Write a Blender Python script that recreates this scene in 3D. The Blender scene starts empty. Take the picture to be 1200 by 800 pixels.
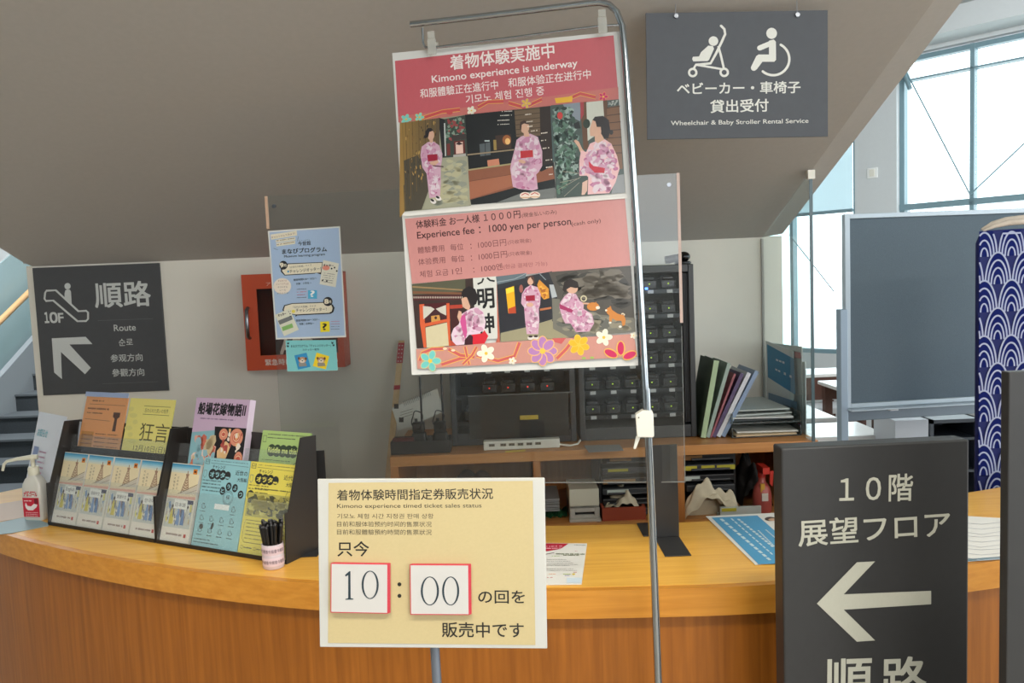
import bpy, bmesh, math, random
from mathutils import Vector, Matrix
from mathutils.geometry import tessellate_polygon
C = bpy.context.scene.collection
SC = bpy.context.scene
random.seed(7)
V = Vector

# ------------------------------------------------------------------ camera
FPX, PITCH, ROLL = 933.0, math.radians(4.5), 0.04
CAM = V((0, 0, 1.65))
FW = V((0, math.cos(PITCH), -math.sin(PITCH)))
_R = V((1, 0, 0)); _U = V((0, math.sin(PITCH), math.cos(PITCH)))
RT = _R*math.cos(ROLL) - _U*math.sin(ROLL)
UP = _R*math.sin(ROLL) + _U*math.cos(ROLL)
cd = bpy.data.cameras.new('camera'); cam = bpy.data.objects.new('camera', cd); C.objects.link(cam)
cd.sensor_width = 36; cd.lens = FPX*36/1200; cd.clip_start = .05; cd.clip_end = 200
M = Matrix((RT, UP, -FW)).transposed().to_4x4(); M.translation = CAM
cam.matrix_world = M; SC.camera = cam

# ------------------------------------------------------------------ world, lights, exposure
w = bpy.data.worlds.new('world'); SC.world = w; w.use_nodes = True
bg = w.node_tree.nodes['Background']; bg.inputs[0].default_value = (.91, .96, 1, 1); bg.inputs[1].default_value = 3.4
SC.view_settings.view_transform = 'Standard'; SC.view_settings.look = 'None'
SC.view_settings.exposure = 0.0; SC.view_settings.gamma = 1; SC.view_settings.use_curve_mapping = False
def area(name, loc, target, sx, sy, power, col):
    l = bpy.data.lights.new(name, 'AREA'); l.shape = 'RECTANGLE'; l.size = sx; l.size_y = sy; l.energy = power; l.color = col
    o = bpy.data.objects.new(name, l); C.objects.link(o); o.location = loc
    o.rotation_euler = (V(target)-V(loc)).to_track_quat('-Z', 'Y').to_euler(); return o
area('ceiling_or_fill_light', (-1.2, .1, 3.8), (-.9, 2.0, .9), 1.2, .5, 80, (1, .92, .80))
area('ceiling_or_fill_light', (1.0, .1, 3.8), (.6, 2.0, .9), 1.2, .5, 75, (1, .93, .82))
area('ceiling_or_fill_light', (.9, -4.4, 3.8), (-.8, 2.6, 1.3), 1.2, .5, 80, (1, .94, .86))  # added fill behind the camera, evens the light on the back wall
area('ceiling_or_fill_light', (2.9, -3.6, 3.8), (.6, 2.6, 1.2), 1.2, .5, 80, (1, .95, .88))  # unseen fill added at right rear for softer frontal light
area('ceiling_or_fill_light', (3.6, 4.2, 3.8), (4.0, 7.6, .8), 1.2, .5, 75, (.96, .98, 1))  # added lamp, no known source, brightens the column and window wall
area('ceiling_or_fill_light', (-4.2, 6.2, 3.7), (-4.2, 7.0, 0), 1.2, .5, 170, (.95, .98, 1))  # fill added above the stairs to whiten the background there

# ------------------------------------------------------------------ pixel -> point helpers (photograph frame 1200x800)
def ray(x, y): return FW + RT*((x-600)/FPX) - UP*((y-400)/FPX)
def atY(x, y, Y): d = ray(x, y); return CAM + d*((Y-CAM.y)/d.y)
def atZ(x, y, Z): d = ray(x, y); return CAM + d*((Z-CAM.z)/d.z)
def onP(x, y, O, n): d = ray(x, y); return CAM + d*((O-CAM).dot(n)/d.dot(n))
def zm(ox, oy, s): return lambda x, y: (ox+x/s, oy+y/s)

# ------------------------------------------------------------------ materials
def lin(c):
    return tuple((v/255/12.92 if v/255 <= .04045 else ((v/255+.055)/1.055)**2.4) for v in c)+(1,)
MATS = {}
def mat(name, col, rough=.6, metal=0, noise=0, scale=30, coat=0, spec=.5, bump=0, emit=None, stretch=None, trans=None):
    if name in MATS: return MATS[name]
    m = bpy.data.materials.new(name); m.use_nodes = True; nt = m.node_tree; N = nt.nodes; L = nt.links
    b = N['Principled BSDF']; b.inputs['Roughness'].default_value = rough; b.inputs['Metallic'].default_value = metal
    b.inputs['Coat Weight'].default_value = coat; b.inputs['Coat Roughness'].default_value = .08
    b.inputs['Specular IOR Level'].default_value = spec
    c = lin(col); b.inputs['Base Color'].default_value = c
    tc = N.new('ShaderNodeTexCoord'); mp = N.new('ShaderNodeMapping'); L.new(tc.outputs['Object'], mp.inputs[0])
    if stretch: mp.inputs['Scale'].default_value = stretch
    nz = N.new('ShaderNodeTexNoise'); nz.inputs['Scale'].default_value = scale; nz.inputs['Detail'].default_value = 5
    L.new(mp.outputs[0], nz.inputs['Vector'])
    rp = N.new('ShaderNodeMapRange'); rp.inputs[1].default_value = .3; rp.inputs[2].default_value = .7
    rp.inputs[3].default_value = 1-noise; rp.inputs[4].default_value = 1+noise
    L.new(nz.outputs[0], rp.inputs[0])
    vm = N.new('ShaderNodeVectorMath'); vm.operation = 'SCALE'; vm.inputs[0].default_value = c[:3]
    L.new(rp.outputs[0], vm.inputs['Scale']); L.new(vm.outputs[0], b.inputs['Base Color'])
    if bump:
        bp = N.new('ShaderNodeBump'); bp.inputs['Strength'].default_value = bump; bp.inputs['Distance'].default_value = .002
        L.new(nz.outputs[0], bp.inputs['Height']); L.new(bp.outputs[0], b.inputs['Normal'])
    if emit: b.inputs['Emission Color'].default_value = lin(emit[0]); b.inputs['Emission Strength'].default_value = emit[1]
    if trans:
        t = N.new('ShaderNodeBsdfTransparent'); t.inputs[0].default_value = lin(trans[1])
        mx = N.new('ShaderNodeMixShader'); mx.inputs[0].default_value = trans[0]
        L.new(b.outputs[0], mx.inputs[2]); L.new(t.outputs[0], mx.inputs[1]); L.new(mx.outputs[0], N['Material Output'].inputs[0])
    MATS[name] = m; return m
def glassmat(name, tint=(250, 252, 252), rough=.02, base=.03, haze=0):
    if name in MATS: return MATS[name]
    m = bpy.data.materials.new(name); m.use_nodes = True; nt = m.node_tree; N = nt.nodes; L = nt.links; N.clear()
    o = N.new('ShaderNodeOutputMaterial'); t = N.new('ShaderNodeBsdfTransparent'); t.inputs[0].default_value = lin(tint)
    g = N.new('ShaderNodeBsdfGlossy'); g.inputs['Roughness'].default_value = rough
    lw = N.new('ShaderNodeLayerWeight'); lw.inputs[0].default_value = .5
    pw = N.new('ShaderNodeMath'); pw.operation = 'POWER'; pw.inputs[1].default_value = 5; L.new(lw.outputs['Facing'], pw.inputs[0])
    fr = N.new('ShaderNodeMath'); fr.operation = 'MULTIPLY_ADD'; fr.inputs[1].default_value = .9; fr.inputs[2].default_value = base; L.new(pw.outputs[0], fr.inputs[0])
    mx = N.new('ShaderNodeMixShader'); L.new(fr.outputs[0], mx.inputs[0]); L.new(t.outputs[0], mx.inputs[1]); L.new(g.outputs[0], mx.inputs[2])
    out = mx.outputs[0]
    if haze:
        d = N.new('ShaderNodeBsdfDiffuse'); d.inputs[0].default_value = lin(tint)
        m2 = N.new('ShaderNodeMixShader'); m2.inputs[0].default_value = haze
        L.new(out, m2.inputs[1]); L.new(d.outputs[0], m2.inputs[2]); out = m2.outputs[0]
    L.new(out, o.inputs[0]); MATS[name] = m; return m
def wood(name, c1, c2, rough=.3, axis=0, coat=.0, freq=1.0):
    if name in MATS: return MATS[name]
    m = bpy.data.materials.new(name); m.use_nodes = True; nt = m.node_tree; N = nt.nodes; L = nt.links
    b = N['Principled BSDF']; b.inputs['Roughness'].default_value = rough; b.inputs['Coat Weight'].default_value = coat
    tc = N.new('ShaderNodeTexCoord'); mp = N.new('ShaderNodeMapping'); L.new(tc.outputs['Object'], mp.inputs[0])
    s = [22*freq]*3; s[axis] = 1.0*freq; mp.inputs['Scale'].default_value = s
    nz = N.new('ShaderNodeTexNoise'); nz.inputs['Scale'].default_value = 3; nz.inputs['Detail'].default_value = 6; nz.inputs['Distortion'].default_value = .4
    L.new(mp.outputs[0], nz.inputs['Vector'])
    r = N.new('ShaderNodeValToRGB'); r.color_ramp.elements[0].position = .3; r.color_ramp.elements[1].position = .7
    r.color_ramp.elements[0].color = lin(c1); r.color_ramp.elements[1].color = lin(c2)
    L.new(nz.outputs[0], r.inputs[0]); L.new(r.outputs[0], b.inputs['Base Color'])
    MATS[name] = m; return m
def printmat(name, rough=.5, coat=0, spec=.4):
    if name in MATS: return MATS[name]
    m = bpy.data.materials.new(name); m.use_nodes = True; nt = m.node_tree; N = nt.nodes; L = nt.links
    b = N['Principled BSDF']; b.inputs['Roughness'].default_value = rough; b.inputs['Coat Weight'].default_value = coat
    b.inputs['Coat Roughness'].default_value = .12; b.inputs['Specular IOR Level'].default_value = spec
    a = N.new('ShaderNodeAttribute'); a.attribute_name = 'ink'
    nz = N.new('ShaderNodeTexNoise'); nz.inputs['Scale'].default_value = 60
    rp = N.new('ShaderNodeMapRange'); rp.inputs[3].default_value = .96; rp.inputs[4].default_value = 1.04
    vm = N.new('ShaderNodeVectorMath'); vm.operation = 'SCALE'
    L.new(nz.outputs[0], rp.inputs[0]); L.new(a.outputs['Color'], vm.inputs[0]); L.new(rp.outputs[0], vm.inputs['Scale'])
    L.new(vm.outputs[0], b.inputs['Base Color']); MATS[name] = m; return m

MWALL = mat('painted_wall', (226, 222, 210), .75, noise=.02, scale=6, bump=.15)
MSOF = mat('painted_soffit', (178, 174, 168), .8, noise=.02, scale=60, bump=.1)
MHALL = mat('hall_white_paint', (205, 210, 212), .7, noise=.01)
MCEIL = mat('hall_ceiling_paint', (170, 176, 176), .8, noise=.01)
MFLOOR = mat('hall_floor', (176, 168, 156), .4, noise=.06, scale=4)
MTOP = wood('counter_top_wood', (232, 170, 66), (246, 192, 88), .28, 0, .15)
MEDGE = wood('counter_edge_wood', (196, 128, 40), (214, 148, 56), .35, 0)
MFRONT = wood('shaded_counter_front_wood', (140, 80, 16), (168, 100, 28), .4, 2)  # same wood as the top, with the front's shade put into its colour
MCAB = wood('cabinet_wood', (186, 124, 66), (206, 146, 84), .4, 0)
MCABV = wood('cabinet_wood_upright', (172, 108, 52), (190, 126, 66), .4, 2)
MCHROME = mat('chrome', (176, 182, 186), .12, 1)
MSTEEL = mat('satin_steel', (150, 154, 160), .3, 1)
MGREYPOLE = mat('grey_pole', (128, 136, 148), .35, .6)
MBLK = mat('black_plastic', (26, 26, 28), .4, noise=.05)
MBLKM = mat('black_metal', (52, 52, 52), .35, .2, noise=.04)
MDK = mat('dark_grey_housing', (58, 60, 62), .45, noise=.05)
MWHITE = mat('white_plastic', (228, 226, 214), .4)
MPAPER = mat('white_paper', (228, 228, 222), .7)
MACR = glassmat('clear_acrylic', (246, 248, 247), .02, base=.05, haze=.006)
MCLR = glassmat('clear_pocket', (250, 252, 252), .05, haze=.04)
MGLASS = glassmat('window_glass', (246, 252, 252), .01)
MTEAL = glassmat('tinted_stair_glass', (198, 216, 218), .1, haze=.35)
MSIGN = mat('slate_grey_sign', (72, 73, 75), .5, noise=.03, scale=40)
MSIGN2 = mat('charcoal_sign', (50, 50, 50), .45, noise=.04, scale=50)
MFRAME = mat('window_frame_paint', (120, 148, 158), .4)
MORG = mat('orange_cabinet_paint', (196, 76, 40), .45)
MPR = printmat('printed_ink', .55)
MPRG = printmat('laminated_ink', .32, .6)
MPRS = printmat('sign_ink', .6, 0, .2)

# ------------------------------------------------------------------ mesh builder
class MB:
    def __init__(s): s.v = []; s.f = []; s.m = []; s.sm = []
    def add(s, vs, fs, mi=0, smooth=False):
        o = len(s.v); s.v += [V(p) for p in vs]
        for f in fs: s.f.append([o+i for i in f]); s.m.append(mi); s.sm.append(smooth)
    def hexa(s, p, mi=0):   # p: 4 bottom (ccw from above), 4 top
        s.add(p, [(3, 2, 1, 0), (4, 5, 6, 7), (0, 1, 5, 4), (1, 2, 6, 5), (2, 3, 7, 6), (3, 0, 4, 7)], mi)
    def box(s, a, b, mi=0):
        x0, y0, z0 = a; x1, y1, z1 = b
        s.hexa([(x0, y0, z0), (x1, y0, z0), (x1, y1, z0), (x0, y1, z0), (x0, y0, z1), (x1, y0, z1), (x1, y1, z1), (x0, y1, z1)], mi)
    def fbox(s, O, X, Y, Z, a, b, mi=0):   # box in a frame
        P = lambda x, y, z: O+X*x+Y*y+Z*z
        x0, y0, z0 = a; x1, y1, z1 = b
        s.hexa([P(x0, y0, z0), P(x1, y0, z0), P(x1, y1, z0), P(x0, y1, z0), P(x0, y0, z1), P(x1, y0, z1), P(x1, y1, z1), P(x0, y1, z1)], mi)
    def slab(s, quad, d, mi=0):  # quad of points extruded by vector d
        s.hexa([V(p) for p in quad]+[V(p)+d for p in quad], mi)
    def prism(s, poly, d, mi=0):  # planar polygon (3d points) extruded by vector d
        n = len(poly); P = [V(p) for p in poly]
        tr = tessellate_polygon([P])
        s.add(P+[p+d for p in P], [tuple(t) for t in tr]+[tuple(i+n for i in reversed(t)) for t in tr]+[(i, (i+1) % n, (i+1) % n+n, i+n) for i in range(n)], mi)
    def tube(s, pts, r, n=10, mi=0, cap=True):
        pts = [V(p) for p in pts]; rs = r if isinstance(r, (list, tuple)) else [r]*len(pts)
        rings = []; u = None
        for i, p in enumerate(pts):
            t = (pts[min(i+1, len(pts)-1)]-pts[max(i-1, 0)]).normalized()
            if u is None: u = t.orthogonal().normalized()
            u = (u-t*u.dot(t)).normalized(); w_ = t.cross(u)
            rings.append([p+(u*math.cos(2*math.pi*k/n)+w_*math.sin(2*math.pi*k/n))*rs[i] for k in range(n)])
        vs = [q for rg in rings for q in rg]; fs = []
        for i in range(len(pts)-1):
            for k in range(n): fs.append((i*n+k, i*n+(k+1) % n, (i+1)*n+(k+1) % n, (i+1)*n+k))
        s.add(vs, fs, mi, True)
        if cap:
            s.add(rings[0], [tuple(reversed(range(n)))], mi); s.add(rings[-1], [tuple(range(n))], mi)
    def lathe(s, O, prof, n=20, mi=0, sx=1, sy=1, X=V((1, 0, 0)), Y=V((0, 1, 0)), Z=V((0, 0, 1))):
        O = V(O); vs = []
        for r, z in prof:
            for k in range(n): vs.append(O+X*(r*sx*math.cos(2*math.pi*k/n))+Y*(r*sy*math.sin(2*math.pi*k/n))+Z*z)
        fs = [(i*n+k, i*n+(k+1) % n, (i+1)*n+(k+1) % n, (i+1)*n+k) for i in range(len(prof)-1) for k in range(n)]
        s.add(vs, fs, mi, True); m_ = len(prof)
        s.add(vs[:n], [tuple(reversed(range(n)))], mi); s.add(vs[(m_-1)*n:], [tuple(range(n))], mi)
    def ball(s, O, r, n=10, mi=0, sz=1):
        s.lathe(O, [(max(r*math.sin(math.pi*i/n), 1e-4), -r*sz*math.cos(math.pi*i/n)) for i in range(n+1)], n*2, mi)
    def sheet(s, fn, nu, nv, mi=0):
        vs = [fn(i/nu, j/nv) for j in range(nv+1) for i in range(nu+1)]
        fs = [(j*(nu+1)+i, j*(nu+1)+i+1, (j+1)*(nu+1)+i+1, (j+1)*(nu+1)+i) for j in range(nv) for i in range(nu)]
        s.add(vs, fs, mi, True)
def orig(p): return V(p['o']) if p is not None and 'o' in p else V((0, 0, 0))
OFF = {}
def worldloc(o):
    l = V((0, 0, 0))
    while o is not None: l += o.location; o = o.parent
    return l
def obj(name, mb, m, parent=None, bevel=0, base=None):
    """link mesh builder (world coordinates) as one object; origin at its own base"""
    me = bpy.data.meshes.new(name)
    xs = [p.x for p in mb.v]; ys = [p.y for p in mb.v]; zs = [p.z for p in mb.v]
    b = V(base) if base is not None else V(((min(xs)+max(xs))/2, (min(ys)+max(ys))/2, min(zs)))
    me.from_pydata([p-b for p in mb.v], [], mb.f)
    for q, mi, sm in zip(me.polygons, mb.m, mb.sm): q.material_index = mi; q.use_smooth = sm
    for x in (m if isinstance(m, (list, tuple)) else [m]): me.materials.append(x)
    me.update()
    bm_ = bmesh.new(); bm_.from_mesh(me); bmesh.ops.recalc_face_normals(bm_, faces=bm_.faces); bm_.to_mesh(me); bm_.free()
    o = bpy.data.objects.new(name, me); C.objects.link(o)
    if parent is not None: o.parent = parent; o.location = b-worldloc(parent)
    else: o.location = b
    if bevel:
        md = o.modifiers.new('bevel', 'BEVEL'); md.width = bevel; md.segments = 2; md.limit_method = 'ANGLE'; md.angle_limit = .7
    return o
def tag(o, label, cat, group=None):
    o['label'] = label; o['category'] = cat
    if group: o['group'] = group
    return o
def thing(name, label, cat, loc, group=None):
    o = bpy.data.objects.new(name, None); C.objects.link(o); o.empty_display_size = .05; o.location = V(loc)
    return tag(o, label, cat, group)
def struct(name, mb, m, bevel=0):
    o = obj(name, mb, m, None, bevel); o['kind'] = 'structure'; return o
def dup(root, delta, label=None):
    r = root.copy(); C.objects.link(r); r.location = root.location+V(delta)
    if label: r['label'] = label
    for ch in root.children:
        c = ch.copy(); C.objects.link(c); c.parent = r
        for g in ch.children:
            d = g.copy(); C.objects.link(d); d.parent = c
    return r

# ------------------------------------------------------------------ flat print: coloured shapes and lettering lying on a real plane
TX = {}
def glyphs(s, bold):
    k = (s, 0)
    bold = 0
    if k not in TX:
        c = bpy.data.curves.new('t', 'FONT'); c.body = s; c.resolution_u = 3; c.offset = bold
        o = bpy.data.objects.new('t', c); m = o.to_mesh()
        TX[k] = ([(p.co.x, p.co.y) for p in m.vertices], [tuple(p.vertices) for p in m.polygons])
        o.to_mesh_clear(); bpy.data.objects.remove(o); bpy.data.curves.remove(c)
    return TX[k]
class Pr:
    """printed sheet: frame origin O, right X, up Y, towards the viewer N"""
    def __init__(s, O, X, Y, dz=.00002):
        s.O = V(O); s.X = V(X).normalized(); s.Y = V(Y).normalized(); s.N = s.X.cross(s.Y); s.v = []; s.f = []; s.c = []
        s.k = 1; s.dz = dz; s.tf = lambda x, y: (x, y); s.px()
    def view(s, ox, oy, sc): s.tf = zm(ox, oy, sc); s.px(); return s
    def photo(s): s.tf = lambda x, y: (x, y); s.px(); return s
    def px(s): s.mode = 'px'
    def norm(s, w_, h_): s.mode = 'n'; s.wh = (w_, h_); return s     # 0..100 across, 0..100 down
    def P(s, x, y):
        if s.mode == 'n': return (x/100*s.wh[0], -y/100*s.wh[1])
        a, b = s.tf(x, y); q = onP(a, b, s.O, s.N)-s.O; return (q.dot(s.X), q.dot(s.Y))
    def raw(s, pts, fs, col):
        o = len(s.v); z = s.k*s.dz; s.k += 1
        s.v += [s.O+s.X*a+s.Y*b+s.N*z for a, b in pts]; c = lin(col)
        for f in fs: s.f.append([o+i for i in f]); s.c.append(c)
    def lpoly(s, P, col): s.raw(P, [tuple(t) for t in tessellate_polygon([[V((a, b, 0)) for a, b in P]])], col)
    def poly(s, pts, col): s.lpoly([s.P(*p) for p in pts], col)
    def rect(s, x0, y0, x1, y1, col): s.poly([(x0, y0), (x1, y0), (x1, y1), (x0, y1)], col)
    def rows(s, polys, col):
        pts = []; fs = []
        for pl in polys:
            o = len(pts); q = [s.P(*p) for p in pl]; pts += q
            fs += [tuple(o+i for i in t) for t in tessellate_polygon([[V((a, b, 0)) for a, b in q]])]
        if pts: s.raw(pts, fs, col)
    def ell(s, cx, cy, rx, ry, col, rot=0, n=20):
        s.poly([(cx+rx*math.cos(a)*math.cos(rot)-ry*math.sin(a)*math.sin(rot), cy+rx*math.cos(a)*math.sin(rot)+ry*math.sin(a)*math.cos(rot)) for a in [2*math.pi*i/n for i in range(n)]], col)
    def line(s, pts, w_, col, closed=False):
        q = [V((*p, 0)) for p in pts]
        if closed: q.append(q[0])
        L = []; Rr = []
        for i, p in enumerate(q):
            t = (q[min(i+1, len(q)-1)]-q[max(i-1, 0)])
            if closed and i in (0, len(q)-1): t = q[1]-q[-2]
            t.normalize(); n = V((-t.y, t.x, 0))*w_/2
            L.append(p+n); Rr.append(p-n)
        P = [s.P(a.x, a.y) for a in L]+[s.P(a.x, a.y) for a in Rr]; n = len(q)
        s.raw(P, [(i, i+1, n+i+1, n+i) for i in range(n-1)], col)
    def ring(s, cx, cy, r, w_, col, a0=0, a1=360, n=32, ry=None):
        ry = ry or r
        s.line([(cx+r*math.cos(math.radians(a0+(a1-a0)*i/n)), cy+ry*math.sin(math.radians(a0+(a1-a0)*i/n))) for i in range(n+1)], w_, col)
    def text(s, t, x0, y0, x1, y1, col, h=None, bold=0.0, slant=0):
        g, fs = glyphs(t, bold)
        if not g: return
        a0 = min(p[0] for p in g); a1 = max(p[0] for p in g); b0 = min(p[1] for p in g); b1 = max(p[1] for p in g)
        A = V(s.P(x0, y0)); B = V(s.P(x1, y1)); d = B-A; k = d.length/(a1-a0); d.normalize(); n = V((-d.y, d.x))
        if h:
            q = V(s.P(x0, y0-h)); kv = (q-A).length/(b1-b0)
        else: kv = k
        b = bold*.75
        for dx, dy in (((-b, -b), (b, -b), (b, b), (-b, b)) if bold else ((0, 0),)):   # heavier strokes: stacked, slightly shifted copies
            s.raw([tuple(A+d*((p[0]+dx-a0)*k+slant*(p[1]-b0)*kv)+n*((p[1]+dy-b0)*kv)) for p in g], fs, col)
    def dashes(s, x0, y0, x1, y1, th, col, seg=9, gap=.25, rnd=None):
        """greeked small print too fine to read"""
        rnd = rnd or random; L = math.hypot(x1-x0, y1-y0); n = max(1, int(L/(th*seg/4))); P = []
        for i in range(n):
            if rnd.random() < gap*.5: continue
            t0 = i/n; t1 = (i+1-gap)/n; hh = th*(.6+.4*rnd.random())
            ax, ay = x0+(x1-x0)*t0, y0+(y1-y0)*t0; bx, by = x0+(x1-x0)*t1, y0+(y1-y0)*t1
            P.append([(ax, ay-hh/2), (bx, by-hh/2), (bx, by+hh/2), (ax, ay+hh/2)])
        s.rows(P, col)
    def scatter(s, poly, cols, n, r0, r1, seed=1, asp=1.0, rot=None):
        rn = random.Random(seed); xs = [p[0] for p in poly]; ys = [p[1] for p in poly]; B = {c: [] for c in cols}
        def inside(x, y):
            c = False; j = len(poly)-1
            for i in range(len(poly)):
                xi, yi = poly[i]; xj, yj = poly[j]
                if (yi > y) != (yj > y) and x < (xj-xi)*(y-yi)/(yj-yi)+xi: c = not c
                j = i
            return c
        k = 0
        for _ in range(n*6):
            if k >= n: break
            x = rn.uniform(min(xs), max(xs)); y = rn.uniform(min(ys), max(ys))
            if not inside(x, y): continue
            r = rn.uniform(r0, r1); t = rn.uniform(0, 6.3) if rot is None else rot+rn.uniform(-.3, .3); q = []
            for i in range(7):
                a = 6.283*i/7; ra = r*(.7+.6*rn.random()); u = ra*math.cos(a)*asp; v_ = ra*math.sin(a)
                q.append((x+u*math.cos(t)-v_*math.sin(t), y+u*math.sin(t)+v_*math.cos(t)))
            if not all(inside(*p) for p in q): continue
            B[cols[k % len(cols)]].append(q); k += 1
        for c in cols: s.rows(B[c], c)
    def build(s, name, m, parent, label=None):
        me = bpy.data.meshes.new(name); b = worldloc(parent); me.from_pydata([p-s.O for p in s.v], [], s.f); me.materials.append(m)
        ca = me.color_attributes.new('ink', 'FLOAT_COLOR', 'CORNER')
        for pl, c in zip(me.polygons, s.c):
            for li in pl.loop_indices: ca.data[li].color = c
        o = bpy.data.objects.new(name, me); C.objects.link(o); o.parent = parent; o.location = s.O-b
        if label: o['label'] = label
        return o
def posed(cx, cy, cz, yaw, pit, rol):
    M_ = Matrix.Rotation(yaw, 3, 'Z') @ Matrix.Rotation(pit, 3, 'X') @ Matrix.Rotation(rol, 3, 'Y')
    return V((cx, cy, cz)), M_ @ V((1, 0, 0)), M_ @ V((0, 0, 1))
ZZ = V((0, 0, 1))

# ================================================================== LARGE STRUCTURE
WY = 3.5; SOFS = .378
def soz(y): return 1.787+SOFS*(WY-y)
m = MB(); m.box((-7, -5, -.1), (8, 13, 0)); struct('floor', m, MFLOOR)
m = MB(); m.prism([(-7, -5.2, 3.88), (8, -5.2, 3.88), (8, 3.65, 3.88), (1.0, 11.0, 3.88), (-7, 11.0, 3.88)], V((0, 0, .1))); struct('ceiling.001', m, MCEIL)
m = MB(); m.box((-2.08, WY, 0), (1.115, WY+.2, 1.79)); m.add([(1.115, WY, 0), (1.2, WY+.012, 0), (1.2, WY+.2, 0), (1.115, WY+.2, 0), (1.115, WY, 1.79), (1.2, WY+.012, 1.79), (1.2, WY+.2, 1.79), (1.115, WY+.2, 1.79)], [(0, 1, 5, 4), (1, 2, 6, 5)])
m.box((-2.12, WY+.02, 0), (-2.08, WY+.2, 1.79)); struct('wall_back', m, MWALL)
m = MB()   # sloping underside of the flight above the desk
P = lambda x, y, dz=0: (x, y, soz(y)+dz)
xa, xb = -2.08, 1.115
m.add([P(xa, WY), P(xb, WY), P(xb, .9), P(xa, .9)], [(0, 1, 2, 3)])
m.add([P(xb, WY), P(1.2, WY, .012), P(1.2, .9, .012), P(xb, .9)], [(0, 1, 2, 3)])
m.add([P(xa, WY), P(-2.12, WY, .02), P(-2.12, .9, .02), P(xa, .9)], [(0, 1, 2, 3)])
m.add([P(1.2, WY, .012), P(1.2, .9, .012), (1.2, .9, 3.88), (1.2, WY, 2.5)], [(0, 1, 2, 3)])
m.add([P(-2.12, WY, .02), P(-2.12, .9, .02), (-2.12, .9, 3.88), (-2.12, WY, 2.5)], [(0, 1, 2, 3)])
m.add([(-2.12, .9, soz(.9)), (1.2, .9, soz(.9)), (1.2, .9, 3.88), (-2.12, .9, 3.88)], [(0, 1, 2, 3)])
m.add([(-2.12, WY, 2.5), (1.2, WY, 2.5), (1.2, .9, 3.88), (-2.12, .9, 3.88)], [(0, 1, 2, 3)])
m.add([(-2.12, WY, 1.8), (1.2, WY, 1.8), (1.2, WY, 2.5), (-2.12, WY, 2.5)], [(0, 1, 2, 3)])
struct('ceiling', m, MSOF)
m = MB(); m.box((-7, 9.6, 0), (1.6, 9.8, 3.88)); struct('wall_far', m, mat('far_wall_white', (236, 240, 240), .7))
m = MB(); m.box((-7.1, -5, 0), (-7, 9.8, 3.88)); struct('wall_left', m, MHALL)
m = MB(); m.box((-7, -5.2, 0), (-.6, -5, 3.88)); m.box((-.6, -5.2, 0), (.6, -5, 1.75)); m.box((-.6, -5.2, 3.4), (.6, -5, 3.88)); m.box((.6, -5.2, 0), (6.5, -5, .8)); m.box((.6, -5.2, 3.4), (6.5, -5, 3.88)); m.box((6.5, -5.2, 0), (8, -5, 3.88)); struct('wall_rear', m, MHALL)

# ---- window wall on the right, running at 45 degrees
WA = V((3.2, 8.5, 0)); WD = V((.69, -.72, 0)).normalized(); WN = V((-.72, -.69, 0)).normalized()   # WN faces the room
def wt(x, y): p = onP(x, y, WA, WN)-WA; return p.dot(WD), p.z
def wbox(m, t0, t1, z0, z1, o0, o1, mi=0):
    m.fbox(WA, WD, WN, ZZ, (t0, o0, z0), (t1, o1, z1), mi)
tc0 = wt(1004, 200)[0]; tc1 = wt(1053, 150)[0]; zs0 = wt(940, 413)[1]; ztop = wt(1057, 68)[1]; zr = wt(1057, 243)[1]
m = MB(); wbox(m, -3.2, 6.5, 0, zs0, -.25, 0); wbox(m, -3.2, tc1, ztop, 3.88, -.25, 0); wbox(m, tc1, 6.5, ztop+.02, 3.88, -.25, 0)
wbox(m, tc0, tc1, 0, 3.88, -.3, .05)
struct('wall_right', m, MHALL)
m = MB(); wbox(m, tc1, 6.5, ztop+.06, ztop+.30, 0, .35); struct('trim_1', m, MHALL)
def window(name, t0, t1, z0, z1, mull, trans, bars=()):
    m = MB(); f = .045
    wbox(m, t0, t0+f, z0, z1, -.10, -.02); wbox(m, t1-f, t1, z0, z1, -.10, -.02)
    wbox(m, t0, t1, z0, z0+f, -.10, -.02); wbox(m, t0, t1, z1-f, z1, -.10, -.02)
    o = struct(name, m, MFRAME)
    for t in mull:
        q = MB(); wbox(q, t-.018, t+.018, z0, z1, -.11, -.01); obj('mullion', q, MFRAME, o)
    for z, h in trans:
        q = MB(); wbox(q, t0, t1, z-h, z+h, -.11, -.01); obj('transom', q, MFRAME, o)
    for (ta, za, tb, zb, r) in bars:
        q = MB(); q.tube([WA+WD*ta+ZZ*za+WN*.03, WA+WD*tb+ZZ*zb+WN*.03], r, 6); obj('brace_rod', q, MFRAME, o)
    ts = [t0]+list(mull)+[t1]
    for a, b in zip(ts, ts[1:]):
        q = MB(); wbox(q, a+.02, b-.02, z0+.03, z1-.03, -.065, -.055); obj('pane', q, MGLASS, o)
    return o
tm = wt(1138.5, 150)[0]; ztr = wt(1138, 79)[1]; zn = wt(1138.5, 228)[1]
window('window_1', tc1, 6.3, zs0, ztop, [tm, tm+1.42, tm+2.84], [(zr, .028), (ztr, .008)],
       [(tc1+.03, ztop-.03, tm, zn, .007), (tm, zn, tm+1.42, ztop-.03, .007), (tc1+.03, ztop-.03, wt(1068, 105)[0], wt(1068, 105)[1], .022)])
t27 = wt(927, 300)[0]
window('window_2', -3.1, tc0, zs0, ztop, [t27, t27-1.3], [], [(t27, wt(927, 275)[1], wt(946, 300)[0]+.3, wt(946, 320)[1]-.2, .006)])
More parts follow.
